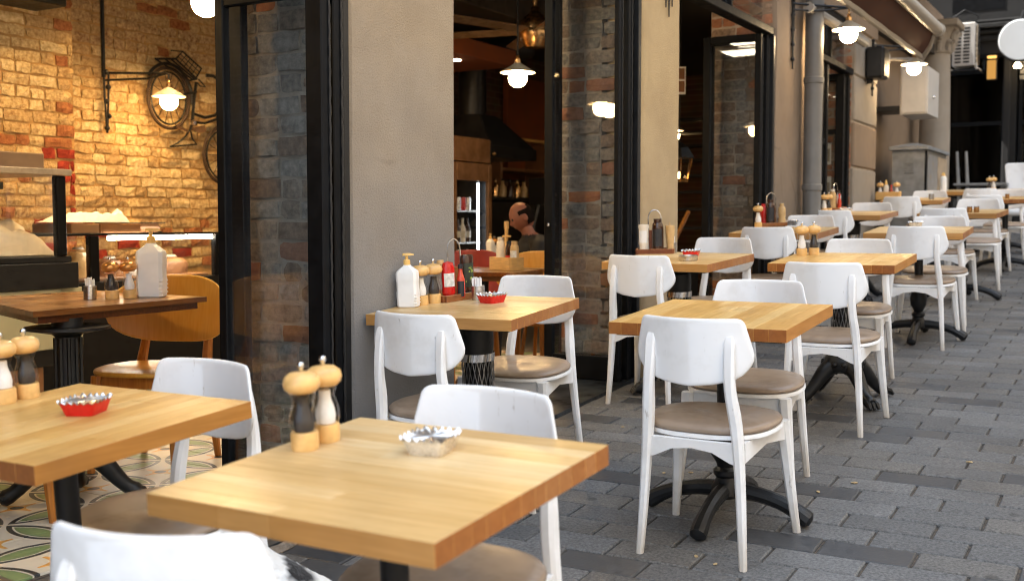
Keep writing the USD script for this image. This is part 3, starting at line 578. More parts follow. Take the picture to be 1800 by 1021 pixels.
NEAR = [  # centre x, top-of-back y, rotation, label
 (-1.312, 1.10, 15, 'white chair cut off by the picture edge, its backrest in front of the dog'),
 (-1.258, 3.32, -1, 'white chair with arched rear rail, nearest on the open paving before a black iron foot'),
 (-1.305, 5.11, 2, 'white chair tucked under the table with two mills, ornate clawed foot under it'),
 (-1.312, 7.49, 1, 'white chair with its back to us, third along the outer row from the camera'),
 (-2.205, 3.13, -3, 'white chair whose backrest covers the table corner below the white pump bottle'),
 (-2.293, 5.30, -4, 'stained white chair before the small table against the cream column'),
 (-2.263, 7.377, 2, 'greyish white chair before the wall table that stands left of the drainpipe'),
 (-2.329, 9.40, -2, 'white chair in shade in front of the table right under the glass screen'),
 (-2.225, 11.86, 2, 'shaded white chair before the table beside the grey street cabinet'),
 (-1.467, 9.60, 1, 'white chair hidden behind the third outer table, seen only by its top edge'),
 (-1.45, 11.95, 0, 'white chair hidden behind another backrest past the table with two small tins'),
 (-1.70, 13.70, 3, 'grey looking white chair near the far dark doorway'),
]
FAR = [
 (-1.300, 2.19, -1.5, 'overexposed white chair behind the blurred foreground table with the silver ashtray'),
 (-1.345, 4.405, 2, 'white chair facing us behind the bare outer table, brown seat showing'),
 (-1.430, 6.50, -1, 'white chair facing us behind the outer table with two mills'),
 (-1.316, 8.57, 1, 'white chair facing us behind the ashtray on the third outer table'),
 (-2.338, 4.345, 2, 'white chair facing us right of the red foil tray, before the folded glass door'),
 (-2.224, 2.229, -2, 'white chair facing us behind the left foreground table with the red tray'),
 (-2.245, 6.51, -4, 'white chair facing us at the small table in front of the cream column'),
 (-2.294, 8.74, 2, 'white chair facing us beside the drainpipe foot'),
 (-2.245, 10.65, -2, 'white chair facing us with a pier and black door behind it'),
 (-2.155, 13.28, 1, 'white chair facing us in front of the grey street cabinet'),
 (-1.382, 11.18, 1, 'white chair facing us behind the table with two small tins'),
 (-1.360, 13.35, 0, 'white chair facing us at the last outer table by the picture edge'),
]
chair0 = None
for facing, L in ((0, NEAR), (180, FAR)):
    for x, yt, r, lab in L:
        yc = yt+.252 if facing == 0 else yt-.192
        if chair0 is None: chair0 = make_chair('cafe_chair', lab, 'chair', (x, yc, G(yc)), r, GW, WHITE, SEAT)
        else: dup(chair0, lab, 'chair', (x, yc, G(yc)), facing+r, GW, TILT)
dup(chair0, 'white chair of which only the taupe seat shows in the bottom left corner', 'chair', (-2.23, 1.36, G(1.36)), -3, GW, TILT)

# ------------------------------------------------------------------ tables
HALF = .311
def table_top(t, along, z0=.708, z1=.75):
    core = obj('tabletop', bb(-HALF+.02, HALF-.02, -HALF+.02, HALF-.02, z0-.006, z0+.004, .001), BLACK, t)
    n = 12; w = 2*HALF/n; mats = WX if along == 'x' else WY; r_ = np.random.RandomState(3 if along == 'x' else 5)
    edges = np.linspace(-HALF, HALF, n+1)+np.r_[0, r_.uniform(-.008, .008, n-1), 0]
    for i in range(n):
        a, b_ = edges[i]+(.0002 if i else 0), edges[i+1]-(.0002 if i < n-1 else 0)
        cuts = [-HALF]+sorted(r_.uniform(-.24, .24, r_.choice([0, 1, 1, 2])))+[HALF]
        for c, d in zip(cuts, cuts[1:]):
            if d-c < .04: continue
            m = bb(c, d, a, b_, z0, z1+r_.uniform(-.0002, .0002), .0007) if along == 'x' else bb(a, b_, c, d, z0, z1+r_.uniform(-.0002, .0002), .0007)
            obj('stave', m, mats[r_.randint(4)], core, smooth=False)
def plain_foot(t):
    obj('column', lathe([(.0, .70), (.16, .70), (.16, .69), (.028, .675), (.028, .40), (.034, .392), (.034, .375), (.03, .37), (.046, .33), (.057, .285), (.052, .235), (.034, .205), (.030, .19), (.044, .178), (.044, .162), (.033, .15), (.040, .135), (.052, .12), (.055, .09), (.04, .075), (0, .075)], 24), BLACK, t)
    for k in range(4):
        a = k*math.pi/2; P = spline([(.035, 0, .105), (.12, 0, .098), (.21, 0, .075), (.275, 0, .042), (.31, 0, .02)], 12); r = np.interp(np.linspace(0, 1, 12), [0, .5, .8, .93, 1], [.030, .026, .032, .030, .014])
        m = tube(P, r, 10); m.vertices[:, 2] = np.maximum((m.vertices[:, 2]), .001); obj('foot', mv(m, rot=math.degrees(a)), BLACK, t)
def clawed_foot(t, r0=.045):
    prof = [(0, .70), (.16, .70), (.16, .69), (.06, .67), (r0, .66)]
    obj('column', lathe(prof+[(r0, .42), (r0+.018, .41), (r0+.018, .38), (r0, .37), (r0+.004, .27), (r0+.03, .25), (r0+.05, .23), (r0+.062, .20), (r0+.055, .17), (.05, .15), (0, .15)], 24), BLACK, t)
    for k in range(10):
        a = 2*math.pi*k/10; obj('flute', tube([(math.cos(a)*(r0+.001), math.sin(a)*(r0+.001), .43), (math.cos(a)*(r0+.001), math.sin(a)*(r0+.001), .655)], .008, 6), BLACK, t)
    for k in range(14):
        a = 2*math.pi*k/14; obj('bead', mv(trimesh.creation.icosphere(1, .015), math.cos(a)*(r0+.058), math.sin(a)*(r0+.058), .205), BLACK, t)
    for k in range(4):
        P = spline([(.05, 0, .19), (.11, 0, .165), (.165, 0, .10), (.215, 0, .05), (.26, 0, .032)], 12); r = np.interp(np.linspace(0, 1, 12), [0, .4, .7, .9, 1], [.05, .036, .028, .034, .024])
        leg = obj('foot', mv(tube(P, r, 10), rot=45+90*k), BLACK, t)
        for s in (-1, 0, 1):
            m = tube([(.235, s*.018, .045), (.268, s*.022, .032), (.285, s*.024, .010)], [.013, .014, .008], 7); obj('claw', mv(m, rot=45+90*k), BLACK, leg)
MESHM = mat('heater_mesh', (.30, .30, .30), .35, .1, 30, metallic=.9); GLOWM = lamp_mat('heater_glow', (1.0, .30, .06), .35)
def heater(t):
    h = obj('heater', lathe([(0, .56), (.062, .56), (.066, .60), (.066, .66), (0, .66)], 24), BLACK, t)
    obj('ring', lathe([(.064, .535), (.069, .535), (.069, .565), (.064, .565)], 24), CHROME, h)
    cage = []
    for k in range(22):
        for dr in (-1, 1):
            a = 2*math.pi*k/22; z = np.linspace(.16, .54, 9); cage.append(tube(np.c_[np.cos(a+dr*(z-.16)*3.0)*.064, np.sin(a+dr*(z-.16)*3.0)*.064, z], .0016, 4))
    obj('mesh_cage', cat_(cage), MESHM, h, smooth=False); obj('element', lathe([(0, .17), (.02, .17), (.02, .52), (0, .52)], 10), GLOWM, h)
def make_table(name, along, foot, heat=False):
    def f(label, loc, rot, group):
        t = thing(name, label, 'table', loc, rot, group, TILT); table_top(t, along); foot(t)
        if heat: heater(t)
        return t
    return f
GT = 'square wooden café tables on the pavement'
kinds = {'xp': make_table('cafe_table', 'x', plain_foot), 'yp': make_table('cafe_table', 'y', plain_foot), 'xh': make_table('cafe_table', 'x', clawed_foot, True), 'yc': make_table('cafe_table', 'y', clawed_foot, True)}
first = {}
TABLES = [('xp', -1.232, 1.672, 0, 'blurred butcher block table nearest the camera, with silver foil ashtray'),
 ('yp', -1.306, 3.781, .6, 'bare square wooden table on the open paving, white chair in front of it'),
 ('xh', -2.293, 3.689, 3.5, 'wooden table against the wide pillar, with white pump bottle and ketchup'),
 ('yp', -2.214, 1.703, .7, 'wooden table in the left corner, with red foil tray'),
 ('xh', -2.240, 5.725, -4.5, 'wooden table against the cream column, with steel dish and red tray'),
 ('yc', -1.369, 5.826, .6, 'outer wooden table with only two mills on it'),
 ('xh', -2.259, 7.825, .5, 'wooden table left of the drainpipe, with a caddy and one mill in front'),
 ('xp', -1.352, 7.890, 1.5, 'outer wooden table with a low foil ashtray, third from the camera'),
 ('xh', -2.242, 9.85, -2.5, 'wooden table at the glass screen, under the second street lamp side'),
 ('xp', -1.369, 10.04, -2.4, 'outer wooden table with two small brown tins'),
 ('xh', -2.16, 12.35, 1, 'wooden table left of the grey cabinet, with condiments in a pine box'),
 ('yp', -1.29, 12.45, 0, 'far outer wooden table at the picture edge with one small tin'),
 ('yp', -1.53, 14.45, 2, 'far wooden table with two mills before the dark doorway'),
 ('xp', -2.12, 14.45, -2, 'far dark table with a white squeeze bottle beside the street cabinet')]
for kind, x, y, r, lab in TABLES:
    y += .05; z = G(y)
    if kind not in first: first[kind] = kinds[kind](lab, (x, y, z), r, GT)
    else: dup(first[kind], lab, 'table', (x, y, z), r, GT, TILT, name='cafe_table')
#@@PART2
# ------------------------------------------------------------------ things on the tables
TT = .7515
def on(x, y): return (x, y, G(y)+TT)
def make_mill(name, label, loc, group, fill, head=None, h=1.0, body=None):
    t = thing(name, label, 'mill', loc, rng.uniform(0, 90), group, TILT)
    obj('wooden_base', lathe([(0, 0), (.027, 0), (.0285, .004), (.0285, .034), (.026, .038), (0, .038)], 20), BUN, t)
    obj('glass_body', lathe([(.0265, .038), (.0300, .052), (.0290, .068), (.0215, .092), (.0205, .102), (.026, .114), (.0265, .118)], 20), CLEAR, t)
    obj('filling', lathe([(0, .039), (.0195, .039), (.0215, .055), (.0195, .069), (.0130, .090), (.0120, .108), (0, .109)], 16), fill, t)
    obj('wooden_head', lathe([(0, .118), (.027, .118), (.0355, .126), (.0380, .137), (.0350, .149), (.025, .157), (.010, .160), (0, .160)], 24), head or BUN, t, smooth=True)
    obj('knob', lathe([(0, .158), (.004, .160), (.004, .166), (.0075, .171), (.0065, .178), (0, .180)], 12), CHROME, t, smooth=True)
    return t
GM = 'wooden topped salt and pepper mills on the pavement tables'
pep = make_mill('pepper_mill', 'blurred pepper mill nearest the camera on the butcher block table', on(-1.475, 1.715), GM, PEPPER)
sal = make_mill('salt_mill', 'blurred salt mill touching the nearest pepper mill', on(-1.478, 1.787), GM, SALT)
for x, y, k, lab in ((-2.505, 1.765, 0, 'salt mill cut by the left edge, on the table with the red tray'), (-2.505, 1.832, 1, 'pepper mill at the left edge, on the table with the red tray'),
    (-2.532, 3.661, 0, 'salt mill beside the white pump bottle at the wide pillar'), (-2.512, 3.724, 1, 'pepper mill between salt mill and ketchup at the wide pillar'),
    (-1.625, 5.965, 0, 'salt mill on the otherwise bare outer table'), (-1.572, 6.01, 1, 'pepper mill on the otherwise bare outer table'),
    (-2.535, 8.09, 0, 'mill in front of the caddy on the table left of the drainpipe'), (-2.515, 9.94, 0, 'salt mill before the caddy at the glass screen'), (-2.49, 10.0, 1, 'dark mill before the caddy at the glass screen'),
    (-1.645, 14.14, 1, 'pepper mill on the far table before the dark doorway'), (-1.615, 14.27, 0, 'salt mill on the far table before the dark doorway')):
    dup(pep if k else sal, lab, 'mill', on(x, y), rng.uniform(0, 90), GM, TILT)
def foil_tray(label, loc, rot, group, outer):
    t = thing('foil_ashtray', label, 'ashtray', loc, rot, group, TILT); n = 120
    def ring(s, z, wav=0):
        P = []
        for i in range(n):
            a = 2*math.pi*i/n; c, s_ = math.cos(a), math.sin(a); r = s/(abs(c)**8+abs(s_)**8)**.125
            P.append((r*c*(1+.014*wav*math.cos(20*a)), r*s_*(1+.014*wav*math.cos(20*a)), z+wav*.0019*math.cos(20*a)))
        return np.array(P)
    obj('outer_wall', loft([ring(.036, 0), ring(.037, .001), ring(.045, .026, .2), ring(.0465, .031, .8)]), outer, t, smooth=50)
    S = [ring(.048, .032, 1.6), ring(.050, .035, 2.2), ring(.0465, .0345, 2.0), ring(.042, .026, 1), ring(.034, .0036)]
    obj('ribbed_rim', loft(S), SILVER, t, smooth=50)
    return t
GA = 'scalloped foil ashtrays on the pavement tables'
red0 = foil_tray('red foil ashtray with silver ribbed rim on the left foreground table', on(-2.199, 1.765), 20, GA, REDF)
sil0 = foil_tray('blurred silver foil ashtray alone on the nearest table', on(-1.222, 1.80), 8, GA, SILVER)
dup(red0, 'red foil ashtray at the front of the table with ketchup', 'ashtray', on(-2.284, 3.80), -15, GA, TILT)
dup(red0, 'red foil ashtray behind the round steel dish', 'ashtray', on(-2.195, 5.80), 12, GA, TILT)
dup(sil0, 'low foil ashtray on the third outer table', 'ashtray', on(-1.425, 8.17), 10, GA, TILT)
dup(sil0, 'foil ashtray just visible over a chair left of the pine condiment box', 'ashtray', on(-2.33, 9.98), 25, GA, TILT)
dup(sil0, 'foil ashtray on the table left of the drainpipe beside the straw tin', 'ashtray', on(-2.35, 8.33), 5, GA, TILT)
dish = thing('steel_dish', 'shallow round steel dish before a red ashtray at the cream column', 'dish', on(-2.125, 5.57), 0, None, TILT)
obj('bowl', lathe([(0, 0), (.046, 0), (.05, .003), (.052, .028), (.050, .029), (.047, .005), (0, .004)], 32), STEEL, dish)
def straw_tin(label, loc, group):
    t = thing('paper_stick_tin', label, 'tin', loc, 0, group, TILT)
    obj('tin', lathe([(0, 0), (.0255, 0), (.027, .002), (.027, .058), (.026, .060), (.025, .058), (.025, .01), (0, .01)], 24), STEEL, t)
    r_ = np.random.RandomState(4)
    for k in range(12):
        a = r_.uniform(0, 6.28); q = r_.uniform(0, .019); x, y = q*math.cos(a), q*math.sin(a); z1 = .082+r_.uniform(0, .014)
        m = bb(-.0045, .0045, -.0018, .0018, 0, z1-.01, .0008); m = mv(m, rot=r_.uniform(0, 180)); m.vertices += [x, y, .011]; m.vertices[:, 0] += (m.vertices[:, 2])*r_.uniform(-.08, .08); obj('paper_stick', m, PAPER, t, smooth=False)
    return t
GS = 'steel tins full of white paper sticks'
tin0 = straw_tin('steel tin of white paper sticks left of the red tray at the wide pillar', on(-2.381, 3.852), GS)
dup(tin0, 'steel tin of white paper sticks before the cream column', 'tin', on(-2.386, 5.995), 40, GS, TILT)
dup(tin0, 'steel tin of paper sticks on the table left of the drainpipe', 'tin', on(-2.419, 8.275), 80, GS, TILT)
dup(tin0, 'tin of white paper sticks in front of the last wall table before the cabinet', 'tin', on(-1.98, 12.22), 10, GS, TILT)
TINB = mat('brown_tin', (.35, .17, .05), .35, .2, 40, metallic=.5)
for x, y, lab in ((-1.297, 9.88, 'left one of two small brown tins on the fourth outer table'), (-1.243, 9.875, 'right one of two small brown tins on the fourth outer table'), (-1.255, 12.25, 'single small brown tin on the last outer table')):
    t = thing('small_tin', lab, 'tin', on(x, y), 0, 'small brown tins', TILT); obj('body', lathe([(0, 0), (.021, 0), (.021, .043), (.019, .045), (0, .045)], 20), TINB, t); obj('lid', lathe([(0, .045), (.0215, .045), (.0215, .050), (0, .051)], 20), STEEL, t)
def pump_bottle(label, loc, rot, s=1.0, tilt=TILT):
    t = thing('pump_bottle', label, 'bottle', loc, rot, None, tilt, s)
    S = []
    for z, w, d in ((0, .036, .024), (.004, .041, .028), (.06, .042, .029), (.066, .0405, .0275), (.10, .0405, .0275), (.106, .042, .029), (.132, .042, .029), (.143, .040, .027), (.158, .022, .018), (.164, .014, .014), (.168, .013, .013)):
        S.append(rrect(0, 0, z, 2*w, 2*d, .16))
    obj('body', loft(S), WHITEPL, t, smooth=30)
    for k in range(4): obj('grip_rib', mv(bb(.018, .0418, -.0285, .0285, .014+.012*k, .018+.012*k, .001)), WHITEPL, t)
    obj('cap', lathe([(0, .168), (.0135, .168), (.0135, .186), (.011, .189), (.006, .190), (.006, .205), (0, .205)], 20), YELLOWPL, t)
    hd = trimesh.convex.convex_hull(np.vstack([rrect(0, 0, .205, .034, .018), rrect(0, 0, .214, .030, .014), [[.030, -.004, .206], [.030, .004, .206], [.030, 0, .211]]])); obj('pump_head', hd, YELLOWPL, t)
    return t
pump_bottle('white plastic bottle with yellow pump, against the grey pillar foot', on(-2.545, 3.59), 18)
def lathe_bottle(name, label, loc, prof, m, capz, capm, label_z=None, label_m=None, lr=None, flat=.75, rot=20, capprof=None, group=None, tilt=TILT):
    t = thing(name, label, 'bottle', loc, rot, group, tilt)
    obj('body', lathe([(0, 0)]+prof, 24, 1, flat), m, t, smooth=40)
    obj('cap', lathe(capprof or [(prof[-1][0], capz), (prof[-1][0]+.002, capz), (prof[-1][0]+.002, capz+.018), (0, capz+.019)], 18), capm, t)
    if label_m is not None:
        z0, z1 = label_z; a = np.linspace(-.85, .85, 12); r = lr+.0008; V = []
        for z in (z0, z1): V += [(r*math.sin(q), -r*flat*math.cos(q), z) for q in a]
        F = []
        for i in range(11): F += [[i, i+1, i+13], [i, i+13, i+12]]
        obj('label', trimesh.Trimesh(V, F, process=False), label_m, t, smooth=True)
    return t
KET = mat('ketchup_red', (.52, .008, .006), .2, .15, 30, coat=.3); HOT = mat('hot_sauce_red', (.55, .05, .02), .15, .1, 30, coat=.4); BBQ = mat('sauce_brown', (.035, .012, .006), .15, .2, 20, coat=.4)
MUST = mat('mustard_tan', (.55, .36, .16), .3, .1, 20); MAYO = mat('mayo_cream', (.76, .68, .55), .35, .05, 20); LABK = mat('black_label', (.015, .015, .017), .4, .3, 30); LABW = mat('pale_label', (.62, .60, .55), .5, .2, 60)
LABG = mat('green_black_label', (.02, .025, .015), .4, .3, 30, col2=(.25, .32, .05), lo=.58, hi=.62)
RC = mat('red_cap', (.55, .02, .01), .35, .1, 10)
P_KET = [(.0225, .012), (.0285, .024), (.0265, .055), (.0285, .085), (.0275, .125), (.021, .147), (0, .152)]
C_KET = [(0, 0), (.0235, 0), (.0235, .0118), (0, .012)]
P_SQ = [(.026, 0), (.0285, .004), (.0285, .035), (.025, .05), (.0285, .07), (.0285, .115), (.022, .132), (.013, .138)]
P_TALL = [(.027, 0), (.029, .004), (.029, .12), (.026, .14), (.018, .152)]
P_HOT = [(.016, 0), (.0175, .003), (.0175, .072), (.012, .092), (.0085, .105), (.008, .118)]
def caddy(label, loc, rot, group):
    t = thing('wooden_caddy', label, 'caddy', loc, rot, group, TILT)
    obj('tray', bb(-.105, .105, -.05, .05, 0, .012, .002), CADDYW, t)
    for s in (-1, 1): obj('long_side', bb(-.105, .105, s*.05-.006, s*.05+.006, .0, .028, .002), CADDYW, t); obj('short_side', bb(s*.105-.006, s*.105+.006, -.044, .044, .0, .028, .002), CADDYW, t)
    obj('back_board', bb(-.035, .035, .0, .008, .012, .135, .002), CADDYW, t)
    a = np.linspace(0, math.pi, 15); P = [(-.037, 0, .01), (-.037, 0, .13)]+[(-.037*math.cos(q), 0, .20+.05*math.sin(q)) for q in a]+[(.037, 0, .13), (.037, 0, .01)]
    obj('wire_handle', tube(P, .0032, 7), STEEL, t); return t
GC = 'wooden condiment caddies with wire handles'
cx, cyy = -2.488, 3.845
cad = caddy('wooden caddy with wire handle holding ketchup, at the wide pillar', (cx, cyy, G(cyy)+TT), 77, GC)
def at(dx, dy, dz=.0125): return (cx+dx, cyy+dy, G(cyy+dy)+TT+dz)
lathe_bottle('ketchup_bottle', 'red ketchup squeeze bottle with pale label, at the wide pillar', at(.012, -.068), P_KET, KET, .138, WHITEPL, (.05, .105), LABW, .0287, rot=50, capprof=C_KET)
lathe_bottle('hot_sauce_bottle', 'slim red hot sauce bottle with black cap and label', at(.040, -.018), P_HOT, HOT, .118, LABK, (.004, .068), LABK, .0175, 1.0, rot=30)
lathe_bottle('sauce_bottle', 'dark brown sauce bottle with black label next to ketchup', at(.025, .055), [(.024, .012), (.029, .02), (.029, .12), (.030, .155), (.027, .168), (0, .170)], BBQ, .152, WHITEPL, (.035, .135), LABG, .0298, rot=60, capprof=C_KET)
lathe_bottle('mustard_bottle', 'tan mustard bottle half hidden behind the ketchup', at(-.030, -.060), P_SQ, MUST, .138, MUST, (.035, .11), LABW, .0285, rot=10)
c2 = dup(cad, 'wooden caddy with wire handle and two tall bottles, before the cream column', 'caddy', on(-2.475, 5.955), 20, GC, TILT)
cx, cyy = -2.475, 5.955
lathe_bottle('mayonnaise_bottle', 'cream squeeze bottle with ribbed cap in the caddy at the cream column', at(-.062, -.020), [(.027, 0), (.027, .035), (.029, .04), (.029, .13), (.032, .14), (.030, .155), (0, .157)], MAYO, .150, MAYO, (.05, .12), WHITEPL, .0296, rot=10, capprof=C_KET)
lathe_bottle('sauce_bottle', 'tall dark sauce bottle in the caddy at the cream column', at(.022, -.012), [(q*1.15, z*1.12) for q, z in P_TALL], BBQ, .170, BBQ, (.03, .13), LABK, .0334, rot=20)
lathe_bottle('mustard_bottle', 'tan squeeze bottle upside down behind the steel tin', at(.085, .02), [(.013, 0), (.02, .004), (.024, .07), (.029, .13), (.027, .148), (.0, .15)], MUST, .149, MUST, rot=0)
dup(cad, 'wooden caddy with wire handle on the table left of the drainpipe', 'caddy', on(-2.473, 8.215), 40, GC, TILT)
cx, cyy = -2.473, 8.215
lathe_bottle('sauce_bottle', 'dark sauce bottle in the caddy left of the drainpipe', at(.0, -.02), [(q*1.15, z*1.12) for q, z in P_TALL], BBQ, .170, BBQ, (.03, .13), LABK, .0334, rot=20)
lathe_bottle('mustard_bottle', 'tan bottle right of the dark sauce, left of the drainpipe', at(.072, .03), P_SQ, MUST, .138, MUST, rot=0)
lathe_bottle('ketchup_bottle', 'red bottle behind the mill left of the drainpipe', at(-.06, .0), P_SQ, KET, .138, KET, rot=0)
dup(cad, 'wooden caddy with wire handle at the glass screen', 'caddy', on(-2.50, 10.29), 75, GC, TILT)
cx, cyy = -2.50, 10.29
lathe_bottle('mayonnaise_bottle', 'cream tall bottle in the caddy at the glass screen', at(-.01, -.07), [(q, z*1.1) for q, z in P_TALL], MUST, .165, MAYO, rot=0)
lathe_bottle('sauce_bottle', 'dark bottle with pale label in the caddy at the glass screen', at(.01, .05), P_TALL, BBQ, .152, BBQ, (.05, .13), LABW, .029, rot=40)
lathe_bottle('hot_sauce_bottle', 'small red bottle at the right end of the caddy at the glass screen', at(.035, .0), P_HOT, HOT, .118, RC, rot=0, flat=1.0)
cx, cyy = -2.43, 12.30
pb = thing('pine_condiment_box', 'plain pine box of bottles on the wall table before the cabinet', 'box', on(cx, cyy), 0, None, TILT)
obj('floor_board', bb(-.12, .12, -.05, .05, 0, .01, .002), PINE, pb)
for s in (-1, 1): obj('long_board', bb(-.12, .12, s*.05-.006, s*.05+.006, 0, .085, .002), PINE, pb); obj('short_board', bb(s*.12-.006, s*.12+.006, -.044, .044, 0, .085, .002), PINE, pb)
dup(sal, 'mill standing in the left end of the pine condiment box', 'mill', at(-.085, 0, .02), 0, GM, TILT)
lathe_bottle('mayonnaise_bottle', 'cream bottle with yellow spout in the pine box', at(-.025, 0, .02), P_SQ, MAYO, .138, YELLOWPL, rot=0, capprof=[(.013, .138), (.014, .15), (.006, .19), (0, .192)])
lathe_bottle('hot_sauce_bottle', 'red sauce bottle in the middle of the pine box', at(.03, 0, .02), P_HOT, HOT, .118, RC, rot=0, flat=1.0)
dup(sal, 'mill with orange head in the right end of the pine box', 'mill', at(.085, 0, .02), 0, GM, TILT)
lathe_bottle('squeeze_bottle', 'white squeeze bottle with yellow nozzle on the far dark table', on(-2.196, 14.40), [(q*1.35, z*1.2) for q, z in P_TALL], WHITEPL, .182, YELLOWPL, rot=0, flat=1.0, capprof=[(.024, .182), (.024, .195), (.008, .225), (0, .228)])

# ------------------------------------------------------------------ lamps
def lamp_parts(t, globe, s=1.0):
    obj('shade', lathe([(.022*s, .118*s), (.05*s, .098*s), (.137*s, .046*s), (.138*s, .041*s), (.134*s, .041*s), (.05*s, .090*s), (.022*s, .110*s)], 36), ENAMEL, t, smooth=40)
    obj('globe', trimesh.creation.icosphere(3, .073*s), globe, t, smooth=True)
    obj('collar', lathe([(0, .175*s), (.012*s, .174*s), (.018*s, .165*s), (.012*s, .155*s), (.024*s, .145*s), (.026*s, .116*s), (0, .112*s)], 18), BRASS, t)
GP = 'pendant lamps with opal globes inside the restaurant'
lp = thing('pendant_lamp', 'large looking pendant globe lamp cut by the top edge of the picture', 'lamp', (-4.12, 4.08, 2.42), 0, GP); lamp_parts(lp, GLOBE); obj('stem', cyl((0, 0, .17), (0, 0, 1.19), .007, n=8), BLACK, lp)
dup(lp, 'pendant lamp with conical shade in front of the dark cooker hood', 'lamp', (-4.308, 7.56, 2.447), 0, GP)
dup(lp, 'pendant globe lamp seen only as a reflection in the door glass', 'lamp', (-4.39, 2.43, 2.366), 0, GP)
dup(lp, 'pendant globe lamp half hidden behind the cream column', 'lamp', (-5.2, 13.1, 2.42), 0, GP)
wl = thing('wall_lamp', 'wall lamp on black scissor bracket glowing before the bicycle wheel', 'lamp', (-7.105, 6.60, 2.325)); lamp_parts(wl, lamp_mat('wall_lamp_globe', (1.0, .60, .24), 15.0))
bx, by = -7.55+7.105, 6.32-6.60
obj('arm', tube([(bx, by, .235), (-.02, -.01, .235), (0, 0, .225), (0, 0, .17)], .010, 8), BLACK, wl); obj('arm', tube([(bx, by, .175), (-.30, -.18, .185), (-.15, -.09, .19), (-.02, -.01, .232)], .009, 8), BLACK, wl)
for k, (a, c) in enumerate(((.24, 0), (.12, .02), (0, 0), (-.12, .02), (-.22, 0))): obj('bracket_knuckle', mv(trimesh.creation.icosphere(1, .024), bx+.02, by+c, a), BLACK, wl)
for s in (-1, 1): obj('bracket_rod', tube([(bx+.02, by+s*.025, .24), (bx+.02, by+s*.018, 0), (bx+.02, by, -.26)], .009, 6), BLACK, wl)
obj('conduit', cyl((bx-.01, by, .2), (bx-.01, by, 1.26), .016, n=8), BLACK, wl)
GL = 'enamel street lamps over the pavement tables'
def street_lamp(label, loc, wall):
    t = thing('street_lamp', label, 'lamp', loc, 0, GL); lamp_parts(t, GLOBEX)
    w = np.array(wall)-np.array(loc)
    obj('finial', lathe([(0, .26), (.008, .25), (.014, .235), (.006, .22), (.006, .17), (0, .17)], 10), BRASS, t)
    obj('arm', tube([w+[0, 0, .215], w*.5+[0, 0, .22], (0, 0, .225)], .010, 8), BLACK, t); obj('arm', tube([w+[0, 0, .165], w*.62+[0, 0, .17], w*.35+[0, 0, .19], (0, 0, .222)], .008, 8), BLACK, t)
    for z in (.26, .12, 0, -.12, -.24): obj('bracket_knuckle', mv(trimesh.creation.icosphere(1, .02), w[0]+.012, w[1], z), BLACK, t)
    for s in (-1, 1): obj('bracket_rod', tube([w+[.012, s*.025, .27], w+[.012, s*.016, 0], w+[.012, 0, -.32]], .008, 6), BLACK, t)
    return t
street_lamp('lit street lamp whose arm passes in front of the drainpipe', (-2.25, 9.60, 2.905), (FX, 9.12, 2.905))
street_lamp('lit street lamp below the awning end, before the pale wall box', (-2.25, 12.60, 2.98), (FX, 12.15, 2.98))
GLB = thing('column_bracket', 'black iron bracket tip hanging at the top of the cream column', 'bracket', (FX-.005, 6.42, 2.60))
for dy, z in ((-.05, .03), (0, -.02), (.05, .05)): obj('rod', tube([(.015, dy, z), (.012, dy, .3), (.01, dy, .7)], [.004, .010, .010], 7), BLACK, GLB)
for z in (.12, .3): obj('knuckle', mv(trimesh.creation.icosphere(1, .018), .02, 0, z), BLACK, GLB)
sp_ = thing('loudspeaker', 'black loudspeaker on the grooved pier below the awning', 'loudspeaker', (FX+.09, 11.95, 2.83))
obj('cabinet', bb(-.085, .10, -.14, .14, -.02, .30, .02), BLACK, sp_); obj('bracket', bb(-.09, -.03, -.03, .03, -.06, .0, .004), BLACK, sp_); obj('grille', bb(.101, .106, -.12, .12, .0, .28, .003), BFRAME, sp_)

# ------------------------------------------------------------------ awning, wall boxes, cabinet, column
aw = thing('awning', 'rolled rust brown awning in pale frame along the upper right', 'awning')
obj('lower_rail', bb(-2.235, -2.185, 8.6, 12.85, 3.10, 3.15, .008), BEIGE, aw)
obj('front_tube', cyl((-1.98, 8.6, 3.34), (-1.98, 12.35, 3.34), .062, n=20), BEIGE, aw); obj('end_cap', cyl((-1.98, 12.35, 3.34), (-1.98, 12.40, 3.34), .072, n=20), BEIGE, aw)
V = []; n = 14
for i in range(n+1):
    yy = 8.6+(4.1)*i/n
    for q in np.linspace(0, 1, 5): V.append((-2.20+.20*q, yy-.35*q*(i/n), 3.13+.19*q-.02*math.sin(math.pi*q)+.004*math.sin(i*2.1)))
F = []
for i in range(n):
    for j in range(4): a = i*5+j; F += [[a, a+5, a+1], [a+1, a+5, a+6]]
vv = np.array(V); th = trimesh.Trimesh(np.vstack([vv, vv+[0, 0, .006]]), F+[[b+len(vv) for b in f[::-1]] for f in F], process=False)
obj('fabric', th, RUSTF, aw, smooth=True)
obj('end_arm', tube([(-2.21, 12.83, 3.11), (-2.10, 12.62, 3.2), (-2.02, 12.36, 3.30)], .028, 8), BEIGE, aw); obj('wall_arm', tube([(-2.21, 12.80, 3.10), (-2.5, 12.80, 3.12), (-2.95, 12.80, 3.15)], .02, 8), BEIGE, aw)
fl = thing('floodlight', 'small pale floodlight box under the awning', 'floodlight', (-2.60, 12.75, 3.13)); obj('housing', bb(-.06, .06, -.05, .05, -.05, .05, .01), BOXG, fl); obj('bracket', bb(-.34, -.06, -.015, .015, -.01, .01, .003), BOXG, fl)
wb = thing('wall_box', 'pale grey metal meter box high on the wall above the street cabinet', 'meter box', (0, 0, 0))
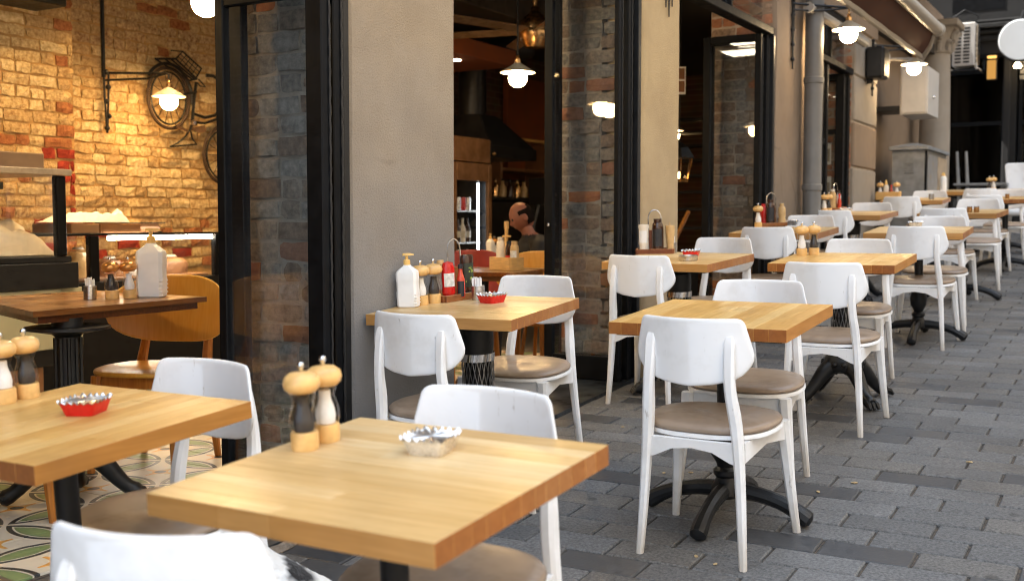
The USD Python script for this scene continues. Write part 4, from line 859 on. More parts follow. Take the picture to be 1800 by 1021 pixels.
obj('body', bb(-2.62, -2.30, 13.80, 14.55, 2.60, 3.16, .008), BOXG, wb); obj('door', bb(-2.60, -2.32, 13.785, 13.80, 2.62, 3.14, .004), BOXG, wb); obj('knob', mv(trimesh.creation.icosphere(1, .02), -2.285, 14.1, 2.82), CHROME, wb); obj('bracket', bb(-2.95, -2.62, 13.9, 14.4, 2.66, 2.72, .004), BLACK, wb)
z0 = G(13.6)
cb = thing('street_cabinet', 'grey steel street cabinet with hipped roof behind the far chairs', 'utility cabinet', (0, 0, 0))
obj('body', bb(-2.655, -2.27, 13.60, 15.05, z0-.05, z0+1.27, .006), CABG, cb)
S = [rrect(-2.4625, 14.325, z0+1.271, .46, 1.54, .04), rrect(-2.4625, 14.325, z0+1.31, .46, 1.54, .04), rrect(-2.4625, 14.325, z0+1.36, .12, 1.0, .2)]
obj('roof', loft(S), CABG, cb, smooth=False)
obj('corner_post', bb(-2.285, -2.262, 13.592, 13.63, z0, z0+1.26, .003), BFRAME, cb)
for y0 in (13.66, 14.36): obj('door', bb(-2.269, -2.255, y0, y0+.66, z0+.08, z0+1.22, .004), mat('cabinet_door_rust', (.20, .19, .175), .5, .2, 6, col2=(.32, .22, .13), lo=.55, hi=.75) if y0 < 14 else mat('cabinet_door_tan', (.36, .28, .19), .55, .2, 8), cb)
for k in range(5): obj('louvre', bb(-2.51, -2.41, 13.590, 13.60, z0+1.0+.028*k, z0+1.012+.028*k, .002), CABG, cb)
obj('sticker', box(-2.44, -2.36, 13.594, 13.599, z0+.62, z0+.67), mat('orange_sticker', (.50, .24, .05), .6, .3, 60), cb, smooth=False)
lk = obj('lock', bb(-2.254, -2.235, 13.72, 13.78, z0+.60, z0+.69, .004), CHROME, cb); obj('keyhole', bb(-2.2345, -2.232, 13.742, 13.758, z0+.63, z0+.655, .001), BLACK, lk)
FARS = FARP; DARKGL = pane_mat('dark_shop_glass', (.5, .52, .52), 1.28)
col = thing('stone_column', 'tall stone column with carved leafy capital at the end of the restaurant front', 'column', (-2.63, 16.35, G(16.35)))
obj('shaft', lathe([(0, 0), (.24, 0), (.24, .2), (.20, .25), (.205, 1.4), (.185, 2.55), (0, 2.55)], 28), COLP, col); obj('base_block', bb(-.27, .27, -.27, .27, -.1, .16, .01), COLP, col)
obj('capital', lathe([(.185, 2.55), (.21, 2.57), (.20, 2.60), (.215, 2.72), (.27, 2.86), (.29, 2.90), (0, 2.90)], 28), COLP, col); obj('abacus', bb(-.32, .32, -.32, .32, 2.90, 2.99, .012), COLP, col)
for ring_, (zz, rr, k) in enumerate(((2.66, .205, 10), (2.80, .245, 8))):
    for i in range(k):
        a = 2*math.pi*(i+.5*ring_)/k; P = [(rr*math.cos(a)*f, rr*math.sin(a)*f, zz+dz) for f, dz in ((1.0, -.07), (1.06, 0), (1.22, .05), (1.32, .03), (1.28, .0))]; obj('acanthus_leaf', tube(P, [.035, .045, .035, .024, .01], 7), COLP, col)
obj('architrave', box(-3.0, -2.25, 15.9, 18.9, G(16.35)+2.99, G(16.35)+3.6), COLP, col, smooth=False)

# ------------------------------------------------------------------ the dark building that closes the street
FY = 19.5; gz = G(FY)
fb = thing('end_building', 'dark old building with glazed shopfront closing the end of the street', 'building')
for a, b_, z0_, z1_ in ((-6, 9, gz+2.75, 12.5), (-6, -3.05, gz-.4, gz+2.75), (-2.02, -1.9, gz-.4, gz+2.75), (-.6, 9, gz-.4, gz+2.75), (-3.05, -.6, gz-.4, gz+.42)): obj('wall', box(a, b_, FY, FY+.6, z0_, z1_), FARS, fb, smooth=False)
for k, (z, d, h) in enumerate(((gz+2.95, .10, .08), (gz+3.06, .16, .05), (gz+3.14, .22, .07), (gz+3.24, .13, .04))): obj('cornice', bb(-6, 9, FY-d, FY, z, z+h, .01), FARS, fb)
for k in range(7): obj('clapboard', bb(-1.86, .6, FY-.05, FY-.002, gz+2.30+.09*k, gz+2.37+.09*k, .008), mat('grey_boards', (.16, .145, .125), .6, .2, 8) if k == 0 else UsdShade.Material.Get(stage, '/World/Looks/grey_boards'), fb)
for i, (a, b_) in enumerate(((-3.0, -2.06), (-1.86, -.66))):
    w = obj('shop_window', cat_([bb(a, a+.05, FY-.02, FY+.04, gz+.42, gz+2.74, .004), bb(b_-.05, b_, FY-.02, FY+.04, gz+.42, gz+2.74, .004), bb(a+.05, b_-.05, FY-.02, FY+.04, gz+1.6, gz+1.66, .004), bb(a+.05, b_-.05, FY-.02, FY+.04, gz+2.68, gz+2.74, .004)]), BFRAME, fb, smooth=False)
    obj('pane', box(a+.05, b_-.05, FY+.0, FY+.006, gz+.42, gz+2.68), DARKGL, w, smooth=False)
obj('dark_room', cat_([box(-3.05, -.6, FY+1.6, FY+1.7, gz-.4, gz+3.3), box(-3.05, -3.0, FY+.6, FY+1.6, gz-.4, gz+3.3), box(-.65, -.6, FY+.6, FY+1.6, gz-.4, gz+3.3), box(-3.05, -.6, FY+.6, FY+1.7, gz+3.31, gz+3.4)]), DARKW, fb, smooth=False)
for k in range(3): obj('upper_window', box(-2.9+1.5*k, -2.1+1.5*k, FY-.004, FY+.02, gz+3.45, gz+5.0), BFRAME, fb, smooth=False)
for a in (-2.04, -1.30): obj('pilaster', bb(a-.05, a+.05, FY-.09, FY-.001, gz-.2, gz+2.75, .01), FARS, fb)
ac = thing('air_conditioner', 'pale air conditioning unit with slotted side hung over the dark shopfront', 'air conditioner', (-2.64, FY-.55, 3.80))
obj('case', bb(-.17, .17, 0, .36, 0, .68, .012), BOXG, ac)
for i in range(2):
    for k in range(11): obj('slot', bb(-.13+.125*i, -.035+.125*i, -.003, .004, .05+.053*k, .078+.053*k, .001), BLACK, ac)
obj('fan_grille', mv(lathe([(0, 0), (.2, 0), (.2, .02), (0, .02)], 24), 0, 0, 0), BLACK, ac).GetPrim() if False else None
obj('side_panel', bb(.171, .20, .02, .34, .03, .65, .008), STEEL, ac)
for s in (-1, 1): obj('hanger', tube([(s*.2, .55, -.02), (s*.2, -.04, -.05), (s*.2, -.04, .03)], .018, 6), BOXG, ac)
obj('shelf', bb(-.24, .24, -.02, .50, -.08, -.06, .004), BLACK, ac); obj('cable', tube([(-.1, .3, .69), (-.22, .3, .82), (-.05, .4, .95), (.15, .45, .85), (.1, .5, .7)], .012, 6), BLACK, ac)
rsn = thing('round_sign', 'blank round pale sign projecting over the street at the right edge', 'sign', (-1.80, FY-.7, 4.12))
dsk = lathe([(0, -.035), (.30, -.035), (.312, -.02), (.312, .02), (.30, .035), (0, .035)], 48); dsk.vertices = dsk.vertices[:, [0, 2, 1]]; dsk.invert()
obj('disc', dsk, mat('sign_face', (.52, .53, .53), .5, .02, 4), rsn, smooth=40); rim = tube([(.318*math.cos(a), 0, .318*math.sin(a)) for a in np.linspace(0, 2*math.pi, 49)[:-1]], .016, 8, True); obj('rim', rim, BLACK, rsn)
obj('bracket', tube([(0, 0, .32), (0, .35, .5), (0, .7, .5)], .015, 7), BLACK, rsn)
sl = thing('shop_spotlight', 'small lit spotlight under the round sign', 'lamp', (-1.87, FY-.30, 3.78)); obj('bulb', lathe([(0, -.03), (.05, -.03), (.058, .0), (.03, .05), (0, .06)], 16), lamp_mat('shop_light', (1, .75, .42), 9.0), sl); obj('arm', tube([(0, 0, .06), (0, .15, .1), (0, .30, .1)], .012, 6), BLACK, sl)
gl = thing('amber_sign', 'small glowing amber panel between air conditioner and round sign', 'sign', (-2.26, FY-.12, 3.62)); obj('panel', bb(-.075, .055, -.02, .02, 0, .30, .006), lamp_mat('amber_glow', (1, .50, .12), .13), gl); obj('frame', bb(-.085, .065, .021, .10, -.01, .31, .004), BLACK, gl); obj('top_light', bb(-.075, .06, -.03, .02, .33, .37, .006), lamp_mat('amber_top', (1, .55, .15), .35), gl)
fs = thing('folding_stand', 'slanted grey metal folding stand beside the street cabinet', 'stand', (-2.12, 15.3, G(15.3)))
for k, x in enumerate((0, .11)): obj('post', tube([(x, 0, 0), (x-.06, 0, 1.22)], .016, 6), CABG, fs); obj('post', tube([(x, .3, 0), (x-.06, .02, 1.22)], .016, 6), CABG, fs)
obj('shelf', bb(-.08, .55, -.1, .25, .78, .81, .004), CABG, fs)
hb = thing('high_back_chair', 'white high-backed armchair at the right picture edge', 'chair', (-1.33, 15.35, G(15.35)), 180, None, TILT)
hp = Polygon([(-.25, .45), (.25, .45), (.30, 1.05), (-.30, 1.05)]).buffer(-.04).buffer(.04); obj('backrest', back_mesh(hp, k=.5, t=.05, y0=-.25), WHITE, hb, smooth=True); obj('seat', bb(-.26, .26, -.22, .24, .40, .47, .02), WHITE, hb)
for x in (-.22, .22):
    for yy in (-.2, .2): obj('leg', tube([(x, yy, .40), (x*1.05, yy*1.05, 0)], [.022, .016], 8), WHITE, hb)

# ------------------------------------------------------------------ inside: counter, displays, bicycle
SAGE = mat('sage_panel', (.40, .38, .25), .5, .06, 4); MELA = mat('brown_panel', (.22, .10, .04), .5, .15, 6)
ct = thing('service_counter', 'service counter with sage green front and black band, at the left edge', 'counter')
obj('front_panel', bb(-6.1, -5.30, 1.5, 4.105, .615, .952, .004), SAGE, ct); obj('plinth', bb(-6.1, -5.32, 1.5, 4.105, .52, .615, .004), BLACK, ct); obj('lower_panel', bb(-6.1, -5.33, 1.5, 4.0, FZ, .52, .004), MELA, ct)
obj('black_band', bb(-6.1, -5.285, 1.5, 4.215, .953, 1.098, .004), BLACK, ct); obj('end_strip', bb(-5.5, -5.33, 4.106, 4.27, .615, .952, .003), SAGE, ct)
gc = thing('glass_display_case', 'glass display case with steel lid and paper wrapped goods, left edge', 'display case')
obj('base_tray', bb(-6.0, -5.31, 1.6, 4.19, 1.099, 1.135, .004), BLACK, gc); obj('lid', bb(-6.02, -5.28, 1.6, 4.18, 1.585, 1.622, .004), mat('brushed_steel', (.42, .34, .25), .35, .1, 8, metallic=.6), gc)
obj('corner_post', bb(-5.35, -5.30, 4.095, 4.155, 1.136, 1.584, .006), BFRAME, gc); obj('front_glass', box(-5.318, -5.312, 1.7, 4.095, 1.136, 1.584), GLASS, gc, smooth=False); obj('inner_shelf', bb(-5.95, -5.6, 1.7, 3.8, 1.50, 1.512, .003), STEEL, gc)
def crumple(lx, ly, lz, seed, n=22, sharp=.5):
    u = np.linspace(-.5, .5, n); X, Y = np.meshgrid(u, u, indexing='ij'); nz = meshkit.fbm(np.stack([X*4, Y*4, np.full_like(X, seed)], -1), 4, seed)
    Z = lz*(np.clip(1-(2*abs(X))**9, 0, 1)*np.clip(1-(2*abs(Y))**9, 0, 1))*np.clip((nz-.30)*2.2, .05, 1.2)*(.7+.6*Y+.3*X); V = np.stack([X*lx, Y*ly, Z], -1).reshape(-1, 3); F = []
    for i in range(n-1):
        for j in range(n-1): a = i*n+j; F += [[a, a+n, a+1], [a+1, a+n, a+n+1]]
    k = len(V); return trimesh.Trimesh(np.vstack([V, V*[1, 1, .0]+[0, 0, -.004]]), F+[[b+k for b in f[::-1]] for f in F], process=False)
CLOTH = mat('wrapping_paper', (.72, .62, .48), .7, .06, 12)
t = whole('wrapped_loaf', mv(crumple(.50, 1.5, .33, 3), -5.66, 3.45, 1.14), CLOTH, 'crumpled pale paper parcel inside the glass display case', 'parcel')
vb = thing('vented_appliance', 'low brown metal appliance with slotted vents on the display case', 'appliance', (-5.80, 3.05, 1.6225)); obj('case', bb(-.22, .30, -.9, 1.12, 0, .095, .006), mat('brown_metal', (.20, .13, .08), .4, .1, 6, metallic=.3), vb)
for r_ in range(3):
    for k in range(9): obj('vent_slot', bb(.299, .304, -.05+.1*k, .02+.1*k, .022+.022*r_, .033+.022*r_, .001), BLACK, vb)
dc = thing('lit_display_case', 'low glass counter display with bright light strip below the brick wall', 'display case')
obj('base', bb(-6.7, -6.0, 4.35, 6.08, FZ, .93, .004), BLACK, dc); obj('top_rail', bb(-6.05, -6.0, 4.35, 6.1, 1.236, 1.253, .003), BFRAME, dc); obj('back_rail', bb(-6.7, -6.66, 4.35, 6.1, 1.236, 1.253, .003), BFRAME, dc)
for yy in (4.92, 6.04): obj('post', bb(-6.05, -6.0, yy-.04, yy+.03, .931, 1.235, .003), BFRAME, dc)
obj('light_strip', cat_([bb(-6.045, -6.02, 5.05+.04*k, 5.072+.04*k, 1.205, 1.234, .003) for k in range(24)]), LED, dc, smooth=False)
obj('front_glass', box(-6.015, -6.010, 4.55, 6.0, .932, 1.235), GLASS, dc, smooth=False); obj('deck', bb(-6.65, -6.08, 4.4, 6.0, .931, .95, .003), mat('deck_brown', (.25, .12, .05), .5, .2, 10), dc)
for k, (yy, h, r_) in enumerate(((4.70, .16, .09), (5.02, .19, .08), (5.28, .12, .09), (5.80, .12, .15))):
    tt = thing('food_tub', ('tall pale tub at the left end of the lit display', 'narrow pale jar inside the lit display', 'dark round tub inside the lit display', 'brown domed bread in the right end of the lit display')[k], 'tub', (-6.3, yy, .951), 0, 'tubs inside the lit display')
    obj('body', lathe([(0, 0), (r_, 0), (r_*1.02, h*.6), (r_*.8, h*.9), (0, h)], 20), (MAYO, MUST, MELA, MELA)[k], tt, smooth=50); obj('lid', lathe([(0, h), (r_*.5, h), (r_*.4, h+.015), (0, h+.016)], 14), BEIGE, tt)
cards = thing('card_stack', 'stack of cream cards inside the lit display', 'cards', (-6.15, 5.45, .951)); obj('stack', bb(-.05, .05, -.09, .09, 0, .04, .002), PAPER, cards); obj('top_card', bb(-.05, .05, -.08, .085, .041, .044, .001), PAPER, cards)
for k, (a, b_, m, z1, lab) in enumerate(((4.78, 5.01, 'tan', .06, 'tan cardboard box on top of the lit display, left one'), (5.01, 5.36, 'brown', .06, 'brown cardboard box on top of the lit display, right one'))):
    bx_ = thing('cardboard_box', lab, 'box', (-6.26, (a+b_)/2, 1.254), 0, 'boxes on the lit display'); mm = mat('card_'+m, (.30, .16, .07) if k == 0 else (.26, .11, .035), .8, .1, 10)
    obj('body', bb(-.2, .2, -(b_-a)/2+.005, (b_-a)/2-.005, 0, z1, .004), mm, bx_); obj('flap', bb(-.2, .2, -(b_-a)/2+.01, 0, z1+.001, z1+.005, .001), mm, bx_)
tr = thing('dark_tray', 'dark slanted tray on the lit display behind the pump bottle', 'tray', (-6.32, 5.53, 1.254)); obj('body', bb(-.14, .14, -.15, .12, 0, .062, .02), MELA, tr); obj('lip', bb(-.16, .16, -.22, .14, .063, .07, .003), BLACK, tr)
whole('white_paper', mv(crumple(.34, .52, .11, 9, sharp=.9), -6.24, 5.02, 1.325), PAPER, 'crumpled white paper lying on the cardboard boxes', 'paper')
sb = thing('wall_speaker', 'black box high on the brick pier at the top left corner', 'box', (-7.0, 5.1, 2.88)); obj('case', bb(-.19, .16, -.5, .31, 0, .4, .01), BLACK, sb); obj('front', bb(.161, .17, -.45, .27, .04, .36, .004), BFRAME, sb)
ar = thing('arched_frame', 'black arched metal frame on the brick pier, cut by the left edge', 'frame', (-7.16, 4.72, 0))
P = [(0, .30, 1.62)]+[(0, .30*math.cos(a), 2.30+.34*math.sin(a)) for a in np.linspace(0, math.pi, 16)]+[(0, -.30, 1.62)]; obj('arch', tube(P, .03, 8), BLACK, ar); obj('sill', bb(-.03, .03, -.34, .34, 1.56, 1.615, .004), BLACK, ar)

# bicycle hanging on the lamplit wall
bk = thing('bicycle', 'old dark bicycle with front basket hung tilted on the lamplit brick wall', 'bicycle')
WB = -7.50
def bp(px_, py_, dx=0.0):    # a point of the wall plane (metres along and up) measured off the photograph
    u, v = (px_-900)/1938, -(py_-510.5)/1938; d = cp+v*sp; h = v*cp-sp; r = np.array([u*cy-d*sy, u*sy+d*cy, h]); t_ = (WB+dx)/r[0]; return np.array([0, 0, EYE])+t_*r
def wheel(c, ry, rz, spokes):
    w = obj('wheel', tube([c+[0, ry*math.cos(a), rz*math.sin(a)] for a in np.linspace(0, 2*math.pi, 57)[:-1]], .015, 8, True), mat('old_tyre', (.045, .025, .015), .8, .3, 30) if not stage.GetPrimAtPath('/World/Looks/old_tyre') else UsdShade.Material.Get(stage, '/World/Looks/old_tyre'), bk)
    obj('rim', tube([c+[0, (ry-.035)*math.cos(a), (rz-.035)*math.sin(a)] for a in np.linspace(0, 2*math.pi, 49)[:-1]], .009, 6, True), BLACK, w)
    obj('hub', cyl(c-[.05, 0, 0], c+[.05, 0, 0], .022, n=10), BLACK, w)
    for k in range(spokes): a = 2*math.pi*k/spokes; obj('spoke', cyl(c+[.02*(-1)**k, 0, 0], c+[0, (ry-.035)*math.cos(a), (rz-.035)*math.sin(a)], .0032, n=5), BLACK, w)
c1, c2_ = np.array([WB, 6.965, 2.412]), np.array([WB, 7.62, 1.945])
wheel(c1, .235, .262, 14); wheel(c2_, .25, .262, 14)
obj('mudguard', tube([c1+[0, .275*math.cos(a), .300*math.sin(a)] for a in np.linspace(-.1, 2.5, 22)], .015, 7), BLACK, bk)
obj('frame', tube([bp(345, 145, .02), bp(341, 175, .02), bp(338, 215, .02), bp(335, 228, .02)], .014, 8), BLACK, bk)
obj('frame', tube([bp(340, 200, .02), bp(360, 207, .02), bp(378, 203, .02), bp(392, 188, .02)], .014, 8), BLACK, bk); obj('frame', tube([bp(338, 215, .02), bp(360, 217, .02), bp(380, 210, .02), bp(400, 196, .02)], .012, 8), BLACK, bk)
obj('fork', tube([bp(345, 162, .03), bp(330, 165, .03), bp(311, 170, .03)], .011, 7), BLACK, bk)
obj('kickstand', tube([bp(334, 228, .03), bp(326, 240, .03), bp(312, 252, .03), bp(299, 258, .03), bp(346, 254, .03), bp(338, 244, .03), bp(335, 230, .03)], .008, 6), BLACK, bk)
obj('chain_guard', trimesh.convex.convex_hull(np.array([bp(336, 226, .03), bp(350, 234, .03), bp(364, 232, .03), bp(360, 220, .03), bp(336, 226, .045), bp(350, 234, .045), bp(364, 232, .045), bp(360, 220, .045)])), mat('chain_guard_paint', (.13, .07, .035), .6, .2, 10), bk)
obj('saddle', trimesh.convex.convex_hull(np.array([bp(306, 217, .06), bp(312, 225, .06), bp(331, 234, .06), bp(330, 229, .06), bp(306, 217, -.02), bp(312, 225, -.02), bp(331, 234, -.02)])), mat('old_leather', (.09, .045, .02), .6, .2, 10), bk)
obj('headlight', mv(lathe([(0, -.03), (.03, -.02), (.035, .01), (0, .03)], 14), *(bp(341, 216, .07))), CHROME, bk)
obj('handlebar', tube([bp(362, 133, .05), bp(374, 134, .08), bp(386, 141, .10), bp(396, 156, .10)], .015, 8), BLACK, bk)
bq = [bp(*q, .03) for q in ((273, 104), (309, 104), (346, 139), (333, 142))]; bt = [bp(*q, .03) for q in ((300, 90), (322, 90), (354, 121), (346, 139))]
obj('basket_floor', cat_([tube([bq[0]+(bq[1]-bq[0])*f, bq[3]+(bq[2]-bq[3])*f], .008, 6) for f in (0, .45, .75, 1)]+[tube([bq[0], bq[1]], .010, 6), tube([bq[3], bq[2]], .010, 6)]), BLACK, bk, smooth=False)
br_ = [bp(309, 104, .03), bp(321, 91, .10), bp(354, 121, .10), bp(344, 139, .03)]
obj('basket_rim', tube([br_[0], br_[1], br_[2], br_[3]], .009, 6), BLACK, bk); obj('basket_rim', tube([bp(300, 89, .03), br_[1], br_[2]], .006, 6), BLACK, bk)
obj('basket_wire', cat_([tube([br_[0]+(br_[3]-br_[0])*f, br_[1]+(br_[2]-br_[1])*f], .004, 5) for f in (.2, .4, .6, .8)]+[tube([br_[0]+(br_[1]-br_[0])*f, br_[3]+(br_[2]-br_[3])*f], .004, 5) for f in (.33, .66)]), BLACK, bk, smooth=False)
obj('pedal_loop', tube([bp(349, 140, .05), bp(356, 147, .05), bp(361, 153, .05), bp(352, 152, .05), bp(347, 146, .05)], .006, 6), BLACK, bk)

# inside table at the first opening with its chairs
it = thing('inside_table', 'dark varnished table with clipped corner just inside the first opening', 'table', (0, 0, 0))
tp = Polygon([(-3.57, 2.64), (-3.62, 3.56), (-4.42, 3.62), (-4.45, 2.98)]); zt = .995
n4 = 9
def clip_strip(p, k, n, z0_, z1_):
    minx, miny, maxx, maxy = p.bounds; w = (maxx-minx)/n; q = p.intersection(sbox(minx+w*k+.0004, miny-1, minx+w*(k+1)-.0004, maxy+1)); return ext(q, z1_-z0_, at=z0_) if q.area > 1e-4 else None
TEAK = [wood(f'varnished_plank_{i}', a, b, 'y', rough=.2) for i, (a, b) in enumerate((((.20, .085, .025), (.36, .175, .06)), ((.26, .12, .038), (.42, .22, .085)), ((.16, .065, .02), (.28, .13, .045))))]
tpm = obj('tabletop', ext(tp.buffer(-.03), .03, at=zt-.052), BROWNW, it, smooth=False)
for k in range(n4):
    m = clip_strip(tp, k, n4, zt-.022, zt)
    if m is not None: obj('plank', m, TEAK[k % 3], tpm, smooth=False)
ped = thing('iron_pedestal', 'ornate black lion-footed iron pedestal under the inside table', 'pedestal', (-3.66, 2.86, FZ+.009)); clawed_foot(ped, .048)
obj('neck', cyl((0, 0, .69), (0, 0, .735), .06), BLACK, ped)
def inside_chair(label, loc, rot, group, wd, vn, s=1.0):
    t = thing('wooden_chair', label, 'chair', loc, rot, group, 0, s)
    p = Polygon([(.305*np.sign(math.cos(a))*abs(math.cos(a))**.72*(1-.10*max(0, math.sin(a))), .70+.158*np.sign(math.sin(a))*abs(math.sin(a))**.8) for a in np.linspace(0, 2*math.pi, 73)[:-1]])
    obj('backrest', back_mesh(p, k=1.35, t=.016, y0=-.25, lean=.12), vn, t, smooth=True)
    for q in (-1, 1):
        obj('rear_leg', loft([rrect(q*x, y_, z, w, w*1.1) for x, y_, z, w in ((.15, -.245, .70, .022), (.155, -.245, .60, .034), (.165, -.20, .45, .042), (.18, -.22, .2, .036), (.19, -.25, 0, .026))]), wd, t, smooth=40)
        obj('front_leg', loft([rrect(q*x, y_, z, w, w) for x, y_, z, w in ((.18, .17, .43, .044), (.19, .185, .2, .038), (.20, .20, 0, .03))]), wd, t, smooth=40)
    obj('seat', disc([(.94, .43), (1.0, .436), (1.02, .446), (1.0, .455), (.9, .459), (.5, .452), (.1, .450)], sc=1.06), vn if group else wd, t, smooth=50)
    for q in (-1, 1): obj('side_rail', bb(q*.17-.012, q*.17+.012, -.18, .16, .375, .43, .003), wd, t)
    obj('front_rail', bb(-.16, .16, .15, .172, .375, .43, .003), wd, t); obj('rear_rail', bb(-.145, .145, -.21, -.19, .375, .43, .003), wd, t)
    return t
GI = 'orange wood chairs with curved veneer backs inside'
ZC = FZ+.009
ic = inside_chair('yellow veneer chair with shining curved back beside the first folded door', (-3.90, 3.50, ZC), 200, GI, ORANGEW, YELLOWV)
dup(ic, 'orange wood chair of which only legs show under the left foreground table', 'chair', (-3.66, 2.42, ZC), 4, GI)
pump_bottle('big white bottle with yellow pump on the inside table', (-3.81, 3.42, zt), 28, 1.42, 0)
COPPER = mat('shiny_copper_wood', (.60, .27, .07), .15, .1, 20, metallic=.6)
ipep = make_mill('pepper_mill', 'dark pepper mill with shiny head beside the big white bottle on the inside table', (-3.87, 3.255, zt), 'mills on the inside table', PEPPER, COPPER)
isal = make_mill('salt_mill', 'white salt mill with shiny head beside the big white bottle on the inside table', (-3.845, 3.33, zt), 'mills on the inside table', SALT, COPPER)
dup(tin0, 'steel tin of paper sticks at the left of the mills on the inside table', 'tin', (-3.92, 3.18, zt), 0, GS, 0, 1.0)

# ------------------------------------------------------------------ inside the second opening
fr = thing('drinks_fridge', 'tall wooden drinks fridge with lit glass door behind the wide pillar', 'fridge')
FM = mat('fridge_wood_metal', (.20, .10, .042), .3, .15, 6, metallic=.35)
obj('case', cat_([bb(-5.9, -5.36, 8.15, 8.20, FZ, 2.09, .004), bb(-5.9, -5.36, 8.86, 8.91, FZ, 2.09, .004), bb(-5.9, -5.85, 8.2, 8.86, FZ, 2.09, .004), bb(-5.85, -5.36, 8.2, 8.86, FZ, .33, .004)]), BLACK, fr); obj('header', bb(-5.85, -5.34, 8.2, 8.86, 1.87, 2.09, .006), FM, fr)
obj('door_frame', cat_([bb(-5.36, -5.325, 8.2, 8.26, .33, 1.86, .004), bb(-5.36, -5.325, 8.80, 8.86, .33, 1.86, .004), bb(-5.36, -5.325, 8.26, 8.80, 1.70, 1.86, .004), bb(-5.36, -5.325, 8.26, 8.80, .33, .42, .004)]), FM, fr)
obj('light_strip', bb(-5.44, -5.42, 8.775, 8.79, .45, 1.69, .003), lamp_mat('fridge_light', (.85, .92, 1.0), 2.0), fr); obj('pane', box(-5.345, -5.340, 8.26, 8.80, .42, 1.70), GLASS, fr, smooth=False)
for k in range(4):
    zz = .55+.29*k; obj('shelf', bb(-5.83, -5.42, 8.21, 8.85, zz, zz+.012, .002), STEEL, fr)
    for i in range(6):
        bt_ = thing('drink_can' if k == 3 else 'drink_bottle', f'{"red" if k == 3 else "dark"} drink {"can" if k == 3 else "bottle"} on {("lowest", "second", "third", "top")[k]} fridge shelf', 'can' if k == 3 else 'bottle', (-5.50, 8.28+.085*i, zz+.0125), 0, f'drinks on the {("lowest", "second", "third", "top")[k]} fridge shelf')
        if k == 3: obj('body', lathe([(0, 0), (.03, .0), (.033, .008), (.033, .11), (.027, .122), (0, .122)], 14), KET if i % 2 == 0 else SILVER, bt_)
        else: obj('body', lathe([(0, 0), (.03, 0), (.031, .12), (.012, .17), (.012, .22), (0, .22)], 14), BBQ if (i+k) % 2 else PAPER, bt_); obj('label', lathe([(.0318, .04), (.0318, .10)], 14), LABW, bt_)
hd = thing('cooker_hood', 'big black pyramid cooker hood with round duct behind the pendant lamp', 'cooker hood')
HM = mat('hood_metal', (.022, .021, .021), .4, .3, 6, metallic=.3)
obj('skirt', bb(-6.75, -5.9, 9.80, 10.78, 2.00, 2.12, .006), HM, hd); obj('pyramid', loft([rrect(-6.325, 10.29, 2.121, .83, .96, .02), rrect(-6.325, 10.12, 2.46, .40, .36, .05)]), HM, hd, smooth=False); obj('duct', tube([(-6.325, 10.12, 2.45), (-6.325, 10.12, 2.95), (-6.25, 10.2, 3.1), (-5.9, 10.6, 3.25)], .15, 20), HM, hd)
obj('knob', mv(trimesh.creation.icosphere(1, .022), -5.885, 9.84, 2.03), BRASS, hd)
SPOT = lamp_mat('spot_lamp', (1.0, .60, .22), 850.0)
for k, (x, yy) in enumerate(((-6.5, 6.2), (-6.5, 7.0), (-6.2, 5.0))):
    sl_ = thing('ceiling_spotlight', 'black ceiling spotlight washing the brick wall with warm light', 'spotlight', (x, yy, 3.40), 0, 'ceiling spotlights over the brick wall'); obj('can', lathe([(.055, 0), (.06, 0), (.06, .17), (0, .18)], 16), BLACK, sl_); obj('bulb', lathe([(0, .06), (.045, .062), (.045, .075), (0, .08)], 14), SPOT, sl_); obj('stem', cyl((0, 0, .18), (0, 0, .22), .012), BLACK, sl_)
so = thing('orange_soffit', 'orange painted soffit box with downlights above the fridge', 'soffit'); obj('box', bb(-7.5, -5.5, 8.25, 9.62, 2.86, 3.02, .006), ORANGEP, so)
for k, yy in enumerate((8.55, 8.9)): obj('downlight', lathe([(0, 2.853), (.05, 2.853), (.055, 2.858), (0, 2.8585)], 16).apply_translation([-5.75, yy, 0]), DOWNL, so)
cmr = thing('ceiling_camera', 'small dome camera under the orange soffit', 'camera', (-5.7, 8.2, 2.86)); obj('mount', lathe([(.05, 0), (.055, -.02), (.04, -.05), (0, -.05)], 16), BEIGE, cmr); obj('dome', mv(trimesh.creation.icosphere(2, .04), 0, 0, -.06), BLACK, cmr, smooth=True)
whole('orange_wall_panel', bb(-7.58, -7.50, 12.9, 15.5, 1.9, 3.3, .004), ORANGEP, 'dark orange painted wall panel right of the cooker hood', 'panel')
du = thing('air_duct', 'grey metal ceiling duct above the fan blades', 'duct'); obj('duct', bb(-5.9, -5.4, 7.6, 11.5, 3.3, 3.58, .006), mat('duct_metal', (.16, .13, .10), .4, .2, 6, metallic=.5), du); obj('flange', bb(-5.93, -5.37, 7.55, 7.6, 3.27, 3.60, .003), HM, du)
fn = thing('ceiling_fan', 'brass ceiling fan with long dark blades inside the second opening', 'ceiling fan', (-4.56, 8.30, 2.90))
obj('motor', lathe([(0, -.10), (.085, -.10), (.125, -.03), (.135, .02), (.13, .05), (.125, .055), (.125, .10), (.10, .15), (.05, .19), (.03, .24), (.012, .26), (0, .26)], 28), BRASS, fn, smooth=40); obj('rod', cyl((0, 0, .25), (0, 0, .72), .022), BRASS, fn)
for k in range(6):
    a = math.radians(60*k+12); m = bb(.12, .95, -.055, .055, -.006, .006, .003); m.apply_transform(trimesh.transformations.rotation_matrix(.3, [1, 0, 0])); m.apply_translation([0, 0, .04]); m.apply_transform(trimesh.transformations.rotation_matrix(a, [0, 0, 1])); obj('blade', m, mat('fan_blade', (.20, .125, .07), .3, .2, 6) if k == 0 else UsdShade.Material.Get(stage, '/World/Looks/fan_blade'), fn)
ZC2 = .27
